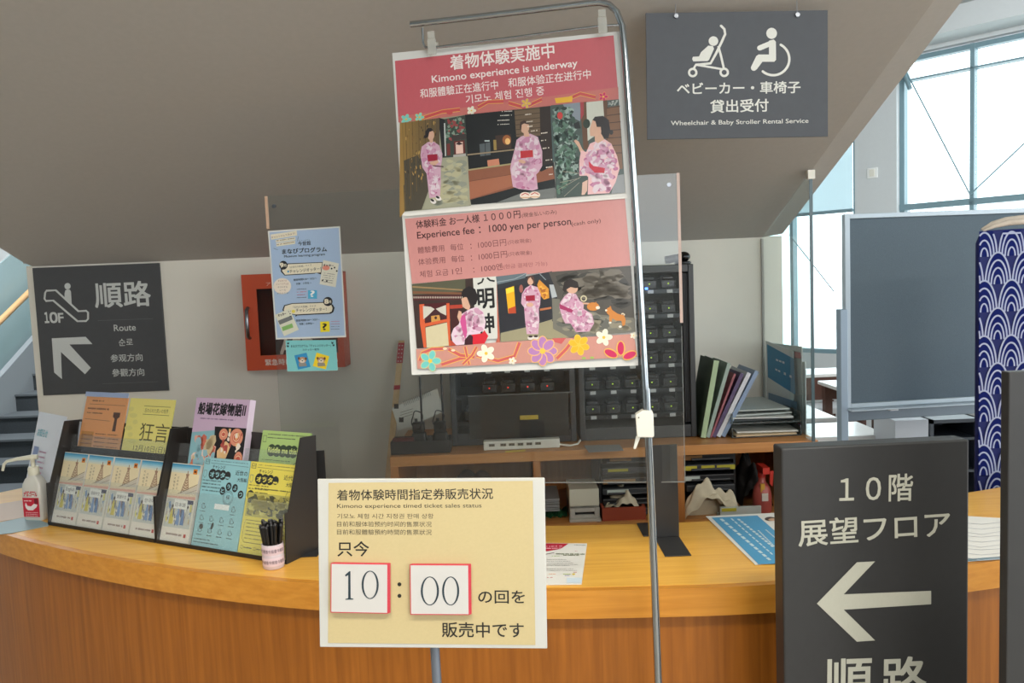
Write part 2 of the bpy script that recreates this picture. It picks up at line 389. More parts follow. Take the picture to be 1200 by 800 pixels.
# roller blind over window_2
zb = wt(960, 250)[1]
t = thing('roller_blind', 'pale translucent roller blind half lowered over the left window beyond the desk', 'blind', WA+WD*(tc0-.6)+ZZ*zb+WN*.08)
m = MB(); wbox(m, -2.9, tc0-.02, zb, ztop+.05, .05, .056); obj('fabric', m, mat('blind_fabric', (214, 228, 232), .8, trans=(.55, (225, 238, 242))), t)
m = MB(); m.tube([WA+WD*-2.9+WN*.055+ZZ*zb, WA+WD*(tc0-.02)+WN*.055+ZZ*zb], .018, 8); obj('bottom_rail', m, MFRAME, t)
m = MB(); m.tube([WA+WD*-2.9+WN*.07+ZZ*(ztop+.08), WA+WD*(tc0-.02)+WN*.07+ZZ*(ztop+.08)], .04, 10); obj('roller_tube', m, MWHITE, t)
sw = wt(1025, 203)
t = thing('wall_switch', 'small square white switch plate on the pale column between the windows', 'switch', WA+WD*sw[0]+WN*.05+ZZ*(sw[1]-.05))
m = MB(); wbox(m, sw[0]-.05, sw[0]+.05, sw[1]-.05, sw[1]+.05, .05, .062); obj('plate', m, mat('switch_plate', (240, 242, 240), .4), t, .004)
m = MB(); wbox(m, sw[0]-.025, sw[0]+.025, sw[1]-.035, sw[1]+.035, .062, .068); obj('rocker', m, MWHITE, t, .002)

# ---- stairs on the left
xs = -4.72
stair = thing('staircase', 'grey carpeted staircase with pale side wall rising behind the desk at left', 'stairs', (-3.3, 6.2, 0))
mdark = mat('stair_carpet', (46, 52, 56), .9, noise=.15, scale=80); mnose = mat('stair_nosing', (84, 90, 94), .6)
for k in range(11):
    y0 = 6.29+.3*k; z1 = .10+.16*k
    q = MB(); q.box((xs+.0, y0+.0, max(0, z1-.16)), (-1.9, y0+.30, z1)); q.v and None
    st = obj('step', q, mdark, stair)
    q = MB(); q.box((xs+.0, y0-.012, z1-.012), (-1.9, y0+.30, z1+.006)); obj('nosing', q, mnose, st)
m = MB(); m.prism([(xs-.12, 5.7, 0), (xs-.12, 9.59, 0), (xs-.12, 9.59, 2.2), (xs-.12, 5.9, .16)], V((.12, 0, 0))); obj('stringer', m, mat('stringer_paint', (150, 156, 160), .6), stair)
gl = thing('stair_balustrade', 'blue-green glass balustrade with pale wooden handrail beside the staircase', 'railing', (xs-.06, 6.6, .5))
def slz(y, dz): return .12+(y-6.29)*.533+dz
for a in (5.9, 7.05, 8.2):
    q = MB(); b_ = a+1.13
    q.slab([(xs-.07, a, slz(a, .02)), (xs-.07, b_, slz(b_, .02)), (xs-.07, b_, slz(b_, 1.2)), (xs-.07, a, slz(a, 1.2))], V((.012, 0, 0)))
    obj('glass_panel', q, MTEAL, gl)
for a in (6.0, 7.1, 8.25):
    q = MB(); q.tube([(xs-.03, a, slz(a, 0)), (xs-.03, a, slz(a, .74)), (xs+.04, a, slz(a, .76))], .018, 8); obj('post', q, MDK, gl)
q = MB(); q.tube([(xs+.05, 5.7, slz(5.7, .8)), (xs+.05, 9.4, slz(9.4, .8))], .028, 10); obj('handrail', q, wood('handrail_wood', (180, 142, 98), (196, 158, 114), .4, 1), gl)

# ---- glass screen at the right end of the desk area, and its silicone joint
gs = thing('glass_screen', 'tall frameless glass screen standing on right end of rear cabinet, below the sloping ceiling', 'glass screen', (1.11, 3.2, 1.0))
q = MB(); y1 = 2.93
q.prism([(1.105, WY-.005, 1.002), (1.105, y1, 1.002), (1.105, y1, soz(y1)-.01), (1.105, WY-.005, soz(WY)-.005)], V((.008, 0, 0))); obj('pane', q, MGLASS, gs)
q = MB(); q.box((1.103, y1-.003, 1.0), (1.115, y1, soz(y1)-.01)); obj('polished_edge', q, mat('glass_edge_green', (70, 92, 98), .2), gs)
q = MB(); q.box((1.103, WY-.008, 1.0), (1.113, WY-.002, 1.78)); obj('joint', q, mat('silicone_joint', (165, 163, 156), .6), gs)
q = MB(); q.box((1.095, y1-.012, soz(y1)-.035), (1.121, y1+.015, soz(y1)-.003)); obj('clip', q, MWHITE, gs)

# ================================================================== RECEPTION COUNTER (curved)
CF = [(-2.15, 2.89), (-2.0, 2.77), (-1.675, 2.518), (-1.39, 2.339), (-1.056, 2.166), (-.777, 2.05), (-.523, 1.968), (-.23, 1.90), (.06, 1.860), (.302, 1.846), (.52, 1.842), (.80, 1.862), (1.112, 1.92), (1.4, 1.99), (1.8, 2.12), (2.3, 2.33)]
def cspline(P, k=6):
    out = []
    for i in range(len(P)-1):
        p0 = V(P[max(i-1, 0)]); p1 = V(P[i]); p2 = V(P[i+1]); p3 = V(P[min(i+2, len(P)-1)])
        for j in range(k):
            t_ = j/k; out.append(.5*((2*p1)+(p2-p0)*t_+(2*p0-5*p1+4*p2-p3)*t_*t_+(3*p1-p0-3*p2+p3)*t_**3))
    out.append(V(P[-1])); return out
FR = cspline(CF)
def normals(F): 
    r = []
    for i in range(len(F)):
        t_ = (F[min(i+1, len(F)-1)]-F[max(i-1, 0)]).normalized(); r.append(V((-t_.y, t_.x)))
    return r
NR = normals(FR)
def strip(o0, o1, z0, z1, i0=0, i1=None):
    m = MB(); i1 = i1 or len(FR)-1; vs = []
    for i in range(i0, i1+1):
        a = FR[i]+NR[i]*o0; b = FR[i]+NR[i]*o1
        vs += [(a.x, a.y, z0), (b.x, b.y, z0), (b.x, b.y, z1), (a.x, a.y, z1)]
    n = i1-i0; fs = []
    for i in range(n):
        for k in range(4): fs.append((i*4+k, i*4+(k+1) % 4, (i+1)*4+(k+1) % 4, (i+1)*4+k))
    fs += [(3, 2, 1, 0), (n*4, n*4+1, n*4+2, n*4+3)]
    m.add(vs, fs); return m
ct = thing('reception_counter', 'curved honey-coloured wooden reception counter crossing the foreground', 'counter', (0, 2.1, 0))
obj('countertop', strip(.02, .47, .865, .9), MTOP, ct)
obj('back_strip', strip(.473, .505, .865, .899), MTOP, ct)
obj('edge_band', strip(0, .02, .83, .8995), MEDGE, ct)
cuts = [0, 22, 51, 62, 84, len(FR)-1]
dk = mat('dark_joint', (38, 26, 14), .8)
# seam at photo x=403 and x=1136
def nearest(xp):
    return min(range(len(FR)), key=lambda i: abs(FR[i].x-xp))
cuts = [0, nearest(-1.62), nearest(-.45), nearest(.18), nearest(1.02), nearest(1.75), len(FR)-1]
for a, b in zip(cuts, cuts[1:]):
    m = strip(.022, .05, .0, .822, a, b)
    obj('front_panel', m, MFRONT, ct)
obj('shadow_gap', strip(.035, .05, .821, .8305), dk, ct)
obj('carcass', strip(.052, .46, .05, .864), mat('carcass_board', (150, 96, 44), .6), ct)

# ================================================================== REAR CABINET
CX0 = atY(457, 545, 2.95).x; CX1 = atY(959, 520, 2.95).x; CY = 2.95; CZ = 1.0
cb = thing('rear_cabinet', 'long low wooden cabinet with open shelves against the back wall', 'cabinet', ((CX0+CX1)/2, 3.2, 0))
m = MB(); m.box((CX0, CY, CZ-.038), (CX1, WY-.005, CZ)); obj('worktop', m, MCAB, cb, .002)
d1 = atY(629, 560, 2.96).x; d2 = atY(798, 590, 2.96).x; d3 = atY(868, 590, 2.96).x
for x, wd in ((CX0+.0, .03), (d1-.012, .028), (d2-.01, .024), (CX1-.035, .03)):
    m = MB(); m.box((x, CY+.006, 0), (x+wd, WY-.01, CZ-.038)); obj('upright', m, MCABV, cb)
for (xa_, xb_) in ((CX0+.03, d1-.012), (d1+.016, d2-.01), (d2+.014, CX1-.035)):
    m = MB(); m.box((xa_, CY+.02, .69), (xb_, WY-.02, .71)); obj('shelf', m, MCAB, cb)
m = MB(); m.box((CX0+.01, WY-.02, 0), (CX1-.01, WY-.008, CZ-.04)); obj('back_panel', m, MCABV, cb)
m = MB(); m.box((CX0+.03, CY+.015, .02), (CX1-.035, CY+.03, .69)); obj('lower_door', m, MCABV, cb)

SH = .71
# left bay : dark trays
def box_thing(name, label, cat, a, b, mt, bevel=.003, group=None):
    m = MB(); m.box(a, b); o = obj(name, m, mt, None, bevel); return tag(o, label, cat, group)
def px_box(x0, x1, ytop, ybot, Y, dep):
    p = atY((x0+x1)/2, ytop, Y); q = atY((x0+x1)/2, ybot, Y)
    return (atY(x0, (ytop+ybot)/2, Y).x, Y, q.z), (atY(x1, (ytop+ybot)/2, Y).x, Y+dep, p.z)
def drawer_unit(name, label, x0, x1, z0, z1, n, labels, yel=True, Y=3.04):
    t = thing(name, label, 'drawer unit', ((x0+x1)/2, Y+.1, z0))
    m = MB(); dz = (z1-z0)/n
    m.box((x0, Y+.02, z0), (x0+.008, Y+.33, z1)); m.box((x1-.008, Y+.02, z0), (x1, Y+.33, z1)); m.box((x0, Y+.32, z0), (x1, Y+.33, z1)); m.box((x0, Y+.02, z1-.006), (x1, Y+.33, z1))
    obj('casing', m, MBLK, t)
    for k in range(n):
        q = MB(); q.box((x0+.01, Y, z0+dz*k+.004), (x1-.01, Y+.3, z0+dz*k+dz*.72)); d = obj('drawer', q, MBLK if k % 2 else MDK, t, .003)
        q = MB(); q.tube([(x0+.03, Y-.008, z0+dz*k+.012), (x1-.03, Y-.008, z0+dz*k+.012)], .005, 6); obj('pull', q, MDK, d)
        for (u0, u1, c) in labels.get(k, []):
            q = MB(); q.box((x0+(x1-x0)*u0, Y-.0025, z0+dz*k+dz*.2), (x0+(x1-x0)*u1, Y-.0005, z0+dz*k+dz*.62)); obj('name_label', q, c, d)
    return t
yl = mat('yellow_label', (190, 180, 50), .6); tl = mat('tan_label', (150, 110, 60), .6); wl = mat('pale_label', (190, 200, 190), .6)
drawer_unit('drawer_unit', 'black stacked letter drawers with yellow labels in the right bay of the cabinet', d2+.03, atY(866, 580, 3.02).x, SH+.0, .955, 6,
            {5: [(.02, .35, tl)], 4: [(0, .25, yl), (.33, .58, yl), (.62, .96, yl)], 3: [(.0, .3, wl)]})
drawer_unit('drawer_unit', 'black stacked letter drawers behind the acrylic panel in the middle bay of the cabinet', atY(704, 580, 3.02).x, d2-.02, SH, .955, 6,
            {5: [(.15, .45, tl)], 4: [(.12, .4, yl)], 3: [(.05, .5, tl)], 2: [(.1, .4, wl)]})
# corrugated grey bundle + green mesh
t = thing('paper_stack', 'stack of thin grey sheets beside the white carton on the middle shelf', 'papers', (atY(648, 598, 3.0).x, 3.1, .80))
a, b = px_box(634, 656, 584, 599, 3.02, .2)
for k in range(7):
    m = MB(); z = a[2]+(b[2]-a[2])*k/7; m.box((a[0], a[1]+.003*(k % 3), z), (b[0]-.002*(k % 2), b[1], z+.0045)); obj('sheet', m, mat('grey_board', (150, 152, 150), .5), t)
a, b = px_box(634, 666, 600, 618, 3.03, .2)
tag(obj('green_net_bag', (lambda m: (m.sheet(lambda u, v: V((a[0]+(b[0]-a[0])*u, a[1]+.02+.2*v, a[2]+(b[2]-a[2])*(.75+.25*math.sin(u*17+v*9))*math.sin(math.pi*min(max(v*1.3+.15, 0), 1))**.5)), 16, 10), m)[1])(MB()), mat('green_net', (30, 92, 52), .8, noise=.5, scale=120), None), 'crumpled dark green net bag under the grey sheets on the middle shelf', 'bag')
a, b = px_box(667, 702, 573, 593, 3.0, .16); box_thing('carton', 'small plain white carton on top of the label printer on the middle shelf', 'box', a, (b[0], b[1], b[2]), mat('cream_card', (206, 202, 180), .7))
a, b = px_box(668, 703, 594, 613, 3.0, .16)
t = thing('label_printer', 'grey-white desktop machine with dark slot under the white carton', 'printer', ((a[0]+b[0])/2, 3.05, SH))
m = MB(); x0, _, z0 = a; x1, _, z1 = b; z0 = SH
m.box((x0, 3.02, z0), (x1, 3.18, z1)); m.box((x0-.003, 2.985, z0), (x1+.003, 3.03, z0+.012)); m.box((x0, 3.0, z0+.012), (x0+.02, 3.02, z1-.004)); m.box((x1-.02, 3.0, z0+.012), (x1, 3.02, z1-.004)); m.box((x0+.02, 3.0, z1-.02), (x1-.02, 3.02, z1-.004)); m.box((x0+.02, 3.0, z0+.012), (x1-.02, 3.02, z0+.024))
obj('body', m, mat('beige_grey_plastic', (176, 172, 162), .5), t, .002)
m = MB(); m.box((x0+.02, 3.012, z0+.024), (x1-.02, 3.022, z1-.02)); obj('slot', m, MBLK, t)
# red basket with cloth
a, b = px_box(706, 757, 606, 616, 2.99, .2)
t = thing('fabric_basket', 'low rust-red box on the middle shelf holding a cream cloth', 'basket', ((a[0]+b[0])/2, 3.08, SH))
m = MB(); m.box((a[0], 2.99, SH), (b[0], 3.0, SH+.05)); m.box((a[0], 3.19, SH), (b[0], 3.2, SH+.05)); m.box((a[0], 3.0, SH), (a[0]+.01, 3.19, SH+.05)); m.box((b[0]-.01, 3.0, SH), (b[0], 3.19, SH+.05)); m.box((a[0], 3.0, SH), (b[0], 3.19, SH+.008))
obj('wall', m, mat('rust_red', (150, 62, 34), .7), t)
def cloth(name, label, x0, x1, y0, y1, z0, h, mt, seed=0, cat='cloth'):
    rn = random.Random(seed); ph = [rn.uniform(0, 6) for _ in range(6)]
    def f(u, v):
        e = (math.sin(math.pi*u)**.45)*(math.sin(math.pi*min(1, .08+v*.95))**.45)
        return V((x0+(x1-x0)*u, y0+(y1-y0)*v, z0+h*e*(.72+.16*math.sin(9*u+ph[0]+3*v)+.14*math.sin(15*v+ph[1]-5*u)+.08*math.sin(25*u+12*v+ph[2]))))
    m = MB(); m.sheet(f, 30, 22); return tag(obj(name, m, mt), label, cat)
mcl = mat('cream_cloth', (206, 196, 170), .9, noise=.06, scale=40)
cloth('folded_cloth', 'crumpled cream cloth lying in the rust-red box', a[0]+.012, b[0]-.012, 3.003, 3.186, SH+.012, .115, mcl, 3)
cx0 = atY(801, 600, 3.0).x; cx1 = atY(862, 600, 3.0).x
cloth('cloth_heap', 'heap of crumpled cream cloth in front of the black drawers in the right bay', cx0-.004, cx1+.01, 2.962, 3.015, SH+.001, .155, mcl, 5)
t = thing('plastic_tray', 'shallow white tray with a yellow-green label beside the cream cloth heap', 'tray', ((cx1+.02), 2.98, SH))
m = MB(); m.box((cx1-.07, 2.955, SH), (cx1+.085, 2.967, SH+.045)); m.box((cx1-.07, 2.967, SH), (cx1+.085, 3.05, SH+.01)); obj('body', m, mat('frosted_white', (190, 196, 190), .4), t)
m = MB(); m.box((cx1-.065, 2.952, SH+.03), (cx1-.01, 2.9548, SH+.042)); obj('name_label', m, yl, t)
# pink spray bottle
bx = atY(893, 580, 3.02).x
t = thing('spray_bottle', 'translucent pink spray bottle with red trigger in the dark right bay', 'bottle', (bx, 3.02, SH))
m = MB(); m.lathe((bx, 3.02, SH), [(.03, 0), (.036, .01), (.036, .07), (.03, .10), (.014, .125), (.013, .14)], 18); obj('body', m, mat('pink_plastic', (176, 84, 76), .35), t)
m = MB(); m.box((bx-.012, 2.982, SH+.055), (bx+.012, 2.985, SH+.085)); obj('sticker', m, mat('sticker_white', (210, 200, 190), .6), t)
m = MB(); m.lathe((bx, 3.02, SH+.14), [(.015, 0), (.015, .022), (.01, .03)], 12); m.box((bx-.014, 2.96, SH+.165), (bx+.012, 3.04, SH+.19)); obj('spray_head', m, mat('spray_red', (190, 50, 36), .4), t)
m = MB(); m.prism([(bx+.022, 2.985, SH+.17), (bx+.035, 2.985, SH+.17), (bx+.03, 2.985, SH+.11), (bx+.02, 2.985, SH+.12)], V((0, .01, 0))); obj('trigger', m, mat('spray_red', (190, 50, 36), .4), t)
m = MB(); m.box((bx-.014, 2.99, SH+.088), (bx+.002, 2.998, SH+.12)); obj('strap', m, mat('amber_tag', (200, 150, 50), .6), t)
# dark bags in left bay and right bay
cloth('dark_bag', 'dark brown folded bag stored in the left bay of the rear cabinet', CX0+.05, d1-.03, 3.05, 3.35, SH, .17, mat('dark_brown_fabric', (52, 34, 28), .8, noise=.2, scale=60), 8, 'bag')
cloth('dark_bundle', 'dark grey folded bundle behind the pink spray bottle', atY(866, 560, 3.1).x+.01, atY(905, 560, 3.1).x, 3.09, 3.35, SH, .2, mat('dark_grey_fabric', (58, 56, 54), .8, noise=.2, scale=60), 9, 'bag')

# ================================================================== DEVICE RACKS ON THE CABINET
led_r = mat('red_led', (255, 40, 30), .4, emit=((255, 60, 40), 2)); led_g = mat('green_led', (200, 220, 40), .4, emit=((180, 230, 40), 1)); led_b = mat('blue_led', (60, 120, 255), .4, emit=((80, 140, 255), 5))
mlab = mat('rack_label', (186, 190, 190), .5)
def device(x, z, Y, led, label, group):
    t = thing('charging_device', label, 'device', (x, Y, z), group)
    m = MB(); m.box((x-.029, Y, z), (x+.029, Y+.10, z+.036)); m.box((x-.022, Y+.004, z+.036), (x+.022, Y+.08, z+.05)); obj('body', m, MBLK, t, .004)
    m = MB(); m.box((x-.024, Y-.002, z+.010), (x+.024, Y, z+.030)); obj('front_plate', m, mat('device_plate', (30, 32, 36), .25), t)
    m = MB(); m.box((x-.0022, Y-.004, z+.018), (x+.0022, Y-.002, z+.0225)); obj('status_light', m, led, t)
    return t
RY = 3.10
def rack(name, label, x0, x1, z1, cols, zs, ledm, devlabel, group, skip=()):
    t = thing(name, label, 'rack', ((x0+x1)/2, RY+.15, CZ)); f = .022
    m = MB(); m.box((x0, RY, CZ+.001), (x0+f, RY+.32, z1)); obj('side_panel', m, MDK, t, .003)
    m = MB(); m.box((x1-f, RY, CZ+.001), (x1, RY+.32, z1)); obj('side_panel', m, MDK, t, .003)
    m = MB(); m.box((x0+f, RY, z1-.03), (x1-f, RY+.32, z1)); obj('top_panel', m, MDK, t, .003)
    m = MB(); m.box((x0+f, RY, CZ+.001), (x1-f, RY+.32, CZ+.05)); obj('plinth', m, MDK, t, .003)
    m = MB(); m.box((x0+f, RY+.30, CZ+.05), (x1-f, RY+.31, z1-.03)); obj('back_panel', m, MBLK, t)
    first = None
    for r, z in enumerate(zs):
        m = MB(); m.box((x0+f, RY+.03, z-.012), (x1-f, RY+.30, z)); sh = obj('shelf', m, MBLK, t)
        m = MB(); m.box((x0+f, RY+.024, z-.014), (x1-f, RY+.03, z+.003)); obj('shelf_lip', m, mat('lip_grey', (44, 47, 50), .3, .5), sh)
        for c, x in enumerate(cols):
            m = MB(); m.box((x-.011, RY+.020, z-.012), (x+.011, RY+.0238, z+.001)); obj('number_label', m, mlab, sh)
            if (r, c) in skip: continue
            if first is None: first = device(x, z+.004, RY+.05, ledm, devlabel, group); fx, fz = x, z
            else: dup(first, (x-fx, 0, z-fz))
    return t
# right rack
rx0 = atY(677, 420, RY).x; rx1 = atY(815, 420, RY).x; rtop = atY(812, 309, RY).z
colsR = [atY(p, 455, RY+.05).x for p in (694, 718, 741, 764, 786)]
zR = [atY(740, p, RY+.02).z for p in (486, 457, 428, 399, 370, 341)]
rackR = rack('equipment_rack', 'tall dark grey charging rack with green status lights on the right of the cabinet top', rx0, rx1, rtop, colsR, zR, led_g,
     'small black handheld unit with green light charging in the tall rack', 'handheld units in the tall rack')
sx0 = atY(801, 420, RY).x
for k in range(4):
    m = MB(); x = sx0+.002+k*(rx1-.022-sx0)/4; m.tube([(x+.004, RY+.012, CZ+.06), (x+.004, RY+.012, rtop-.035)], .0045, 8); obj('shutter_rib', m, MBLK, rackR)
# left rack
lx0 = atY(528, 470, RY).x; lx1 = atY(674.5, 470, RY).x
colsL = [atY(p, 445, RY+.05).x for p in (551, 573, 595, 618, 641)]
zL = [atY(600, p, RY+.02).z for p in (493, 462, 433, 404)]
rackL = rack('equipment_rack', 'lower dark grey charging rack with red status lights behind the kimono poster', lx0, lx1, 1.42, colsL, zL, led_r,
     'small black handheld unit with red light charging in the lower rack', 'handheld units in the lower rack', skip={(1, 0), (0, 2), (0, 3)})
m = MB(); fz0 = atY(600, 512, RY).z; fz1 = atY(600, 461, RY).z; fx0 = atY(549, 480, RY).x
m.box((fx0, RY-.012, CZ+.03), (lx1-.03, RY-.006, fz1)); obj('lowered_door', m, mat('smoked_door', (70, 72, 70), .25, trans=(.55, (150, 150, 148))), rackL)
m = MB(); m.box((fx0, RY-.015, fz1-.003), (lx1-.01, RY-.004, fz1)); obj('door_edge', m, mat('door_edge_grey', (120, 124, 124), .3), rackL)
m = MB(); ya = atY(620, 489, RY-.02); m.box((ya.x-.036, RY-.02, ya.z-.008), (ya.x+.036, RY-.013, ya.z+.008)); obj('yellow_tag', m, mat('tag_yellow', (206, 176, 60), .5), rackL)
bl = atY(757, 338, RY+.02); t = tag(obj('indicator_lamp', (lambda m: (m.box((bl.x-.004, RY+.0, bl.z-.004), (bl.x+.004, RY+.02, bl.z+.004)), m)[1])(MB()), led_b, None), 'tiny blue indicator light near the top of the tall rack', 'light')
# dome camera on the rack
dx = atY(800, 300, RY+.12)
t = thing('small_black_camera', 'small rounded black device sitting on top of the tall charging rack', 'device', (dx.x, RY+.12, rtop))
m = MB(); m.lathe((dx.x, RY+.12, rtop+.001), [(.03, 0), (.034, .006), (.028, .012)], 18); obj('base', m, MBLK, t)
m = MB(); m.ball((dx.x+.004, RY+.12, rtop+.031), .026, 10, sz=.8); obj('head', m, mat('glossy_black', (16, 16, 18), .15), t)
m = MB(); m.tube([(dx.x-.07, RY+.12, rtop+.02), (dx.x, RY+.12, rtop+.03)], .016, 10); obj('barrel', m, MBLK, t)

# power strip + cable
a, b = px_box(566, 656, 507, 518, 2.99, .05); a = (a[0], 2.995, CZ+.001)
t = thing('power_strip', 'white power strip with a row of outlets lying in front of the lower charging rack', 'power strip', ((a[0]+b[0])/2, 3.02, CZ))
m = MB(); m.box((a[0], 2.995, CZ+.001), (b[0], 3.035, CZ+.036)); obj('body', m, MWHITE, t, .004)
for k in range(6):
    x = a[0]+(b[0]-a[0])*(.11+.12*k) if k else a[0]+(b[0]-a[0])*.10
    x = a[0]+(b[0]-a[0])*[.11, .26, .37, .485, .60, .715][k]
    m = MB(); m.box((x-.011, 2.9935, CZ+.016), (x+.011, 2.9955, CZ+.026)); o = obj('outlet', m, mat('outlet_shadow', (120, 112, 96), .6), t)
    m = MB(); m.box((x-.006, 2.9925, CZ+.018), (x-.004, 2.9936, CZ+.024)); m.box((x+.004, 2.9925, CZ+.018), (x+.006, 2.9936, CZ+.024)); obj('slots', m, MBLK, o)
m = MB(); m.tube([(b[0]-.01, 3.015, CZ+.012), (b[0]+.04, 3.0, CZ+.006), (b[0]+.07, 3.03, CZ+.006), (b[0]+.085, 3.08, CZ+.01)], .004, 8); obj('cord', m, MWHITE, t)

# black tray with two radios
tr0 = atY(457, 512, 2.985).x; tr1 = atY(527, 512, 2.985).x
t = thing('desk_tray', 'shallow black tray on left end of the rear cabinet holding two radios', 'tray', ((tr0+tr1)/2, 3.04, CZ))
m = MB(); h = .05
m.box((tr0, 2.985, CZ+.001), (tr1, 2.991, CZ+h)); m.box((tr0, 3.089, CZ+.001), (tr1, 3.095, CZ+h)); m.box((tr0, 2.991, CZ+.001), (tr0+.006, 3.089, CZ+h)); m.box((tr1-.006, 2.991, CZ+.001), (tr1, 3.089, CZ+h)); m.box((tr0, 2.985, CZ+.001), (tr1, 3.095, CZ+.006))
obj('body', m, MBLK, t, .001)
def radio(px, ybody, yant, label):
    c = atY(px, ybody, 3.04); t = thing('two_way_radio', label, 'radio', (c.x, 3.04, CZ+.006))
    m = MB(); m.hexa([(c.x-.034, 3.015, CZ+.007), (c.x+.034, 3.015, CZ+.007), (c.x+.034, 3.07, CZ+.007), (c.x-.034, 3.07, CZ+.007), (c.x-.026, 3.02, CZ+.075), (c.x+.024, 3.02, CZ+.075), (c.x+.024, 3.06, CZ+.075), (c.x-.026, 3.06, CZ+.075)]); obj('charging_cradle', m, MBLK, t, .006)
    m = MB(); m.box((c.x-.024, 3.022, CZ+.075), (c.x+.022, 3.055, CZ+.115)); obj('body', m, mat('radio_black', (20, 20, 22), .35), t, .005)
    top = atY(px+2, yant, 3.04).z
    m = MB(); m.tube([(c.x+.012, 3.04, CZ+.11), (c.x+.013, 3.04, top)], .004, 8); obj('antenna', m, MBLK, t)
    m = MB(); m.lathe((c.x-.01, 3.04, CZ+.115), [(.006, 0), (.006, .012)], 10); obj('knob', m, MBLK, t)
    m = MB(); m.tube([(c.x+.02*math.cos(q)+.004*math.sin(3*q)-.004, 3.02+.008*math.sin(2*q), CZ+.125+.035*math.sin(q)) for q in [6.283*i/22 for i in range(23)]], .0022, 6); obj('strap', m, MBLK, t)
radio(491, 500, 441, 'left two-way radio with thin antenna standing in the black tray')
radio(516, 500, 437, 'right two-way radio with thin antenna beside the lower rack, in the black tray')
q = [atY(459, 478, 3.12), atY(512, 455, 3.12), atY(520, 482, 3.12), atY(468, 505, 3.12)]
t = thing('folded_leaflet', 'pale folded leaflet leaning behind the radios in the black tray', 'leaflet', q[3])
m = MB(); m.slab(q, V((0, .004, 0))); obj('sheet', m, mat('grey_white_paper', (206, 204, 194), .7), t)
p = Pr(q[0], V((1, 0, .35)), V((-.35, 0, 1))).view(450, 400, 4.444); p.O = q[0]+V((0, -.001, 0)); 
for k in range(16): p.line([(100+k*9, 310-k*3.6), (104+k*9+5, 335-k*3.6)], 2, (60, 60, 60))
p.rect(52, 325, 76, 350, (60, 55, 50)); p.rect(78, 395, 102, 420, (60, 55, 50))
for k in range(3): p.line([(85, 370+k*14), (150, 350+k*14)], 2.5, (120, 118, 110))
p.build('small_print', MPR, t)
a, b = px_box(464, 488, 496, 506, 3.10, .03); box_thing('small_box', 'small dark red box in left corner of the black tray', 'box', (a[0], 3.0, CZ+.008), (b[0], 3.012, CZ+.062), mat('dark_red', (88, 28, 30), .5))
# wooden measuring stick
A = atY(470.5, 399, 3.45); B = atY(453.5, 572, 3.2); d = (A-B)
t = thing('measuring_stick', 'pale wooden stick with dotted red tape leaning at left end of the rear cabinet', 'stick', B-d*((B.z-.004)/d.z))
m = MB(); s_ = V((.0125, 0, 0)); n_ = V((0, .008, 0)); B2 = B-d*((B.z-.004)/d.z)
m.hexa([B2-s_, B2+s_, B2+s_+n_, B2-s_+n_, A-s_, A+s_, A+s_+n_, A-s_+n_]); obj('shaft', m, wood('stick_wood', (206, 172, 124), (224, 192, 146), .6, 2), t)
for (f0, f1, nm) in ((.84, .985, 'red_tape'), (.655, .685, 'red_band')):
    m = MB(); a = B+d*f0; b = B+d*f1; e = V((.0132, 0, 0)); g = V((0, -.0012, 0))
    m.hexa([a-e+g, a+e+g, a+e+n_, a-e+n_, b-e+g, b+e+g, b+e+n_, b-e+n_]); o = obj(nm, m, mat('tape_red', (176, 36, 48), .5), t)
    if nm == 'red_tape':
        m = MB()
        for k in range(5):
            for sx_ in (-.006, .006):
                c = a+(b-a)*(.1+.19*k)+V((sx_, -.002, 0)); m.box((c.x-.0022, c.y-.0006, c.z-.0022), (c.x+.0022, c.y, c.z+.0022))
        obj('dots', m, MPAPER, o)
# card and tape on the cabinet top
def flat(name, label, cat, pts, z, mt, th=.0012):
    q = [atZ(x, y, z) for x, y in pts]; m = MB(); m.prism(q, V((0, 0, th))); return tag(obj(name, m, mt), label, cat)
flat('label_card', 'small grey card lying on the rear cabinet beside the pole', 'card', [(684, 522), (726, 521), (731, 528), (690, 530)], CZ+.001, mat('grey_card', (150, 150, 148), .4))
flat('yellow_tape', 'thin strip of yellow tape on the rear cabinet top', 'tape', [(592, 528.4), (616, 526.6), (616, 528.4), (592, 530.2)], CZ+.001, mat('tape_yellow', (232, 196, 40), .5))

# binders leaning on the cabinet
def binder(xb, ang, th, h, col, label, y0=3.06, dep=.22, spine=None):
    t = thing('binder', label, 'binder', (xb, y0+dep/2, CZ))
    X = V((math.cos(ang), 0, -math.sin(ang))); Z = V((math.sin(ang), 0, math.cos(ang))); Y = V((0, 1, 0)); O = V((xb, y0, CZ+.002+ (th*math.sin(ang) if ang > 0 else 0)))
    c = mat('binder_'+label.split()[0]+label.split()[1], col, .5)
    for nm, a, b in (('cover', 0, .002), ('cover', th-.002, th)):
        m = MB(); m.fbox(O, X, Y, Z, (a, .003, 0), (b, dep, h)); obj(nm, m, c, t)
    m = MB(); m.fbox(O, X, Y, Z, (0, 0, 0), (th, .003, h)); obj('spine', m, mat('spine_'+label.split()[0]+label.split()[1], spine or col, .5), t)
    m = MB(); m.fbox(O, X, Y, Z, (.002, .004, .006), (th-.002, dep-.01, h-.006)); obj('pages', m, MPAPER, t)
bx = atY(821, 500, 3.06).x
binder(bx, .19, .020, .305, (84, 104, 88), 'dark green upright file nearest the tall charging rack', dep=.22, spine=(168, 190, 150))
binder(bx+.021, .30, .014, .30, (150, 168, 156), 'pale green thin file leaning second from the rack')
binder(bx+.036, .38, .008, .265, (150, 84, 92), 'red slim folder leaning between pale green and purple files')
binder(bx+.045, .44, .014, .27, (84, 68, 104), 'purple slim file leaning in the row of files')
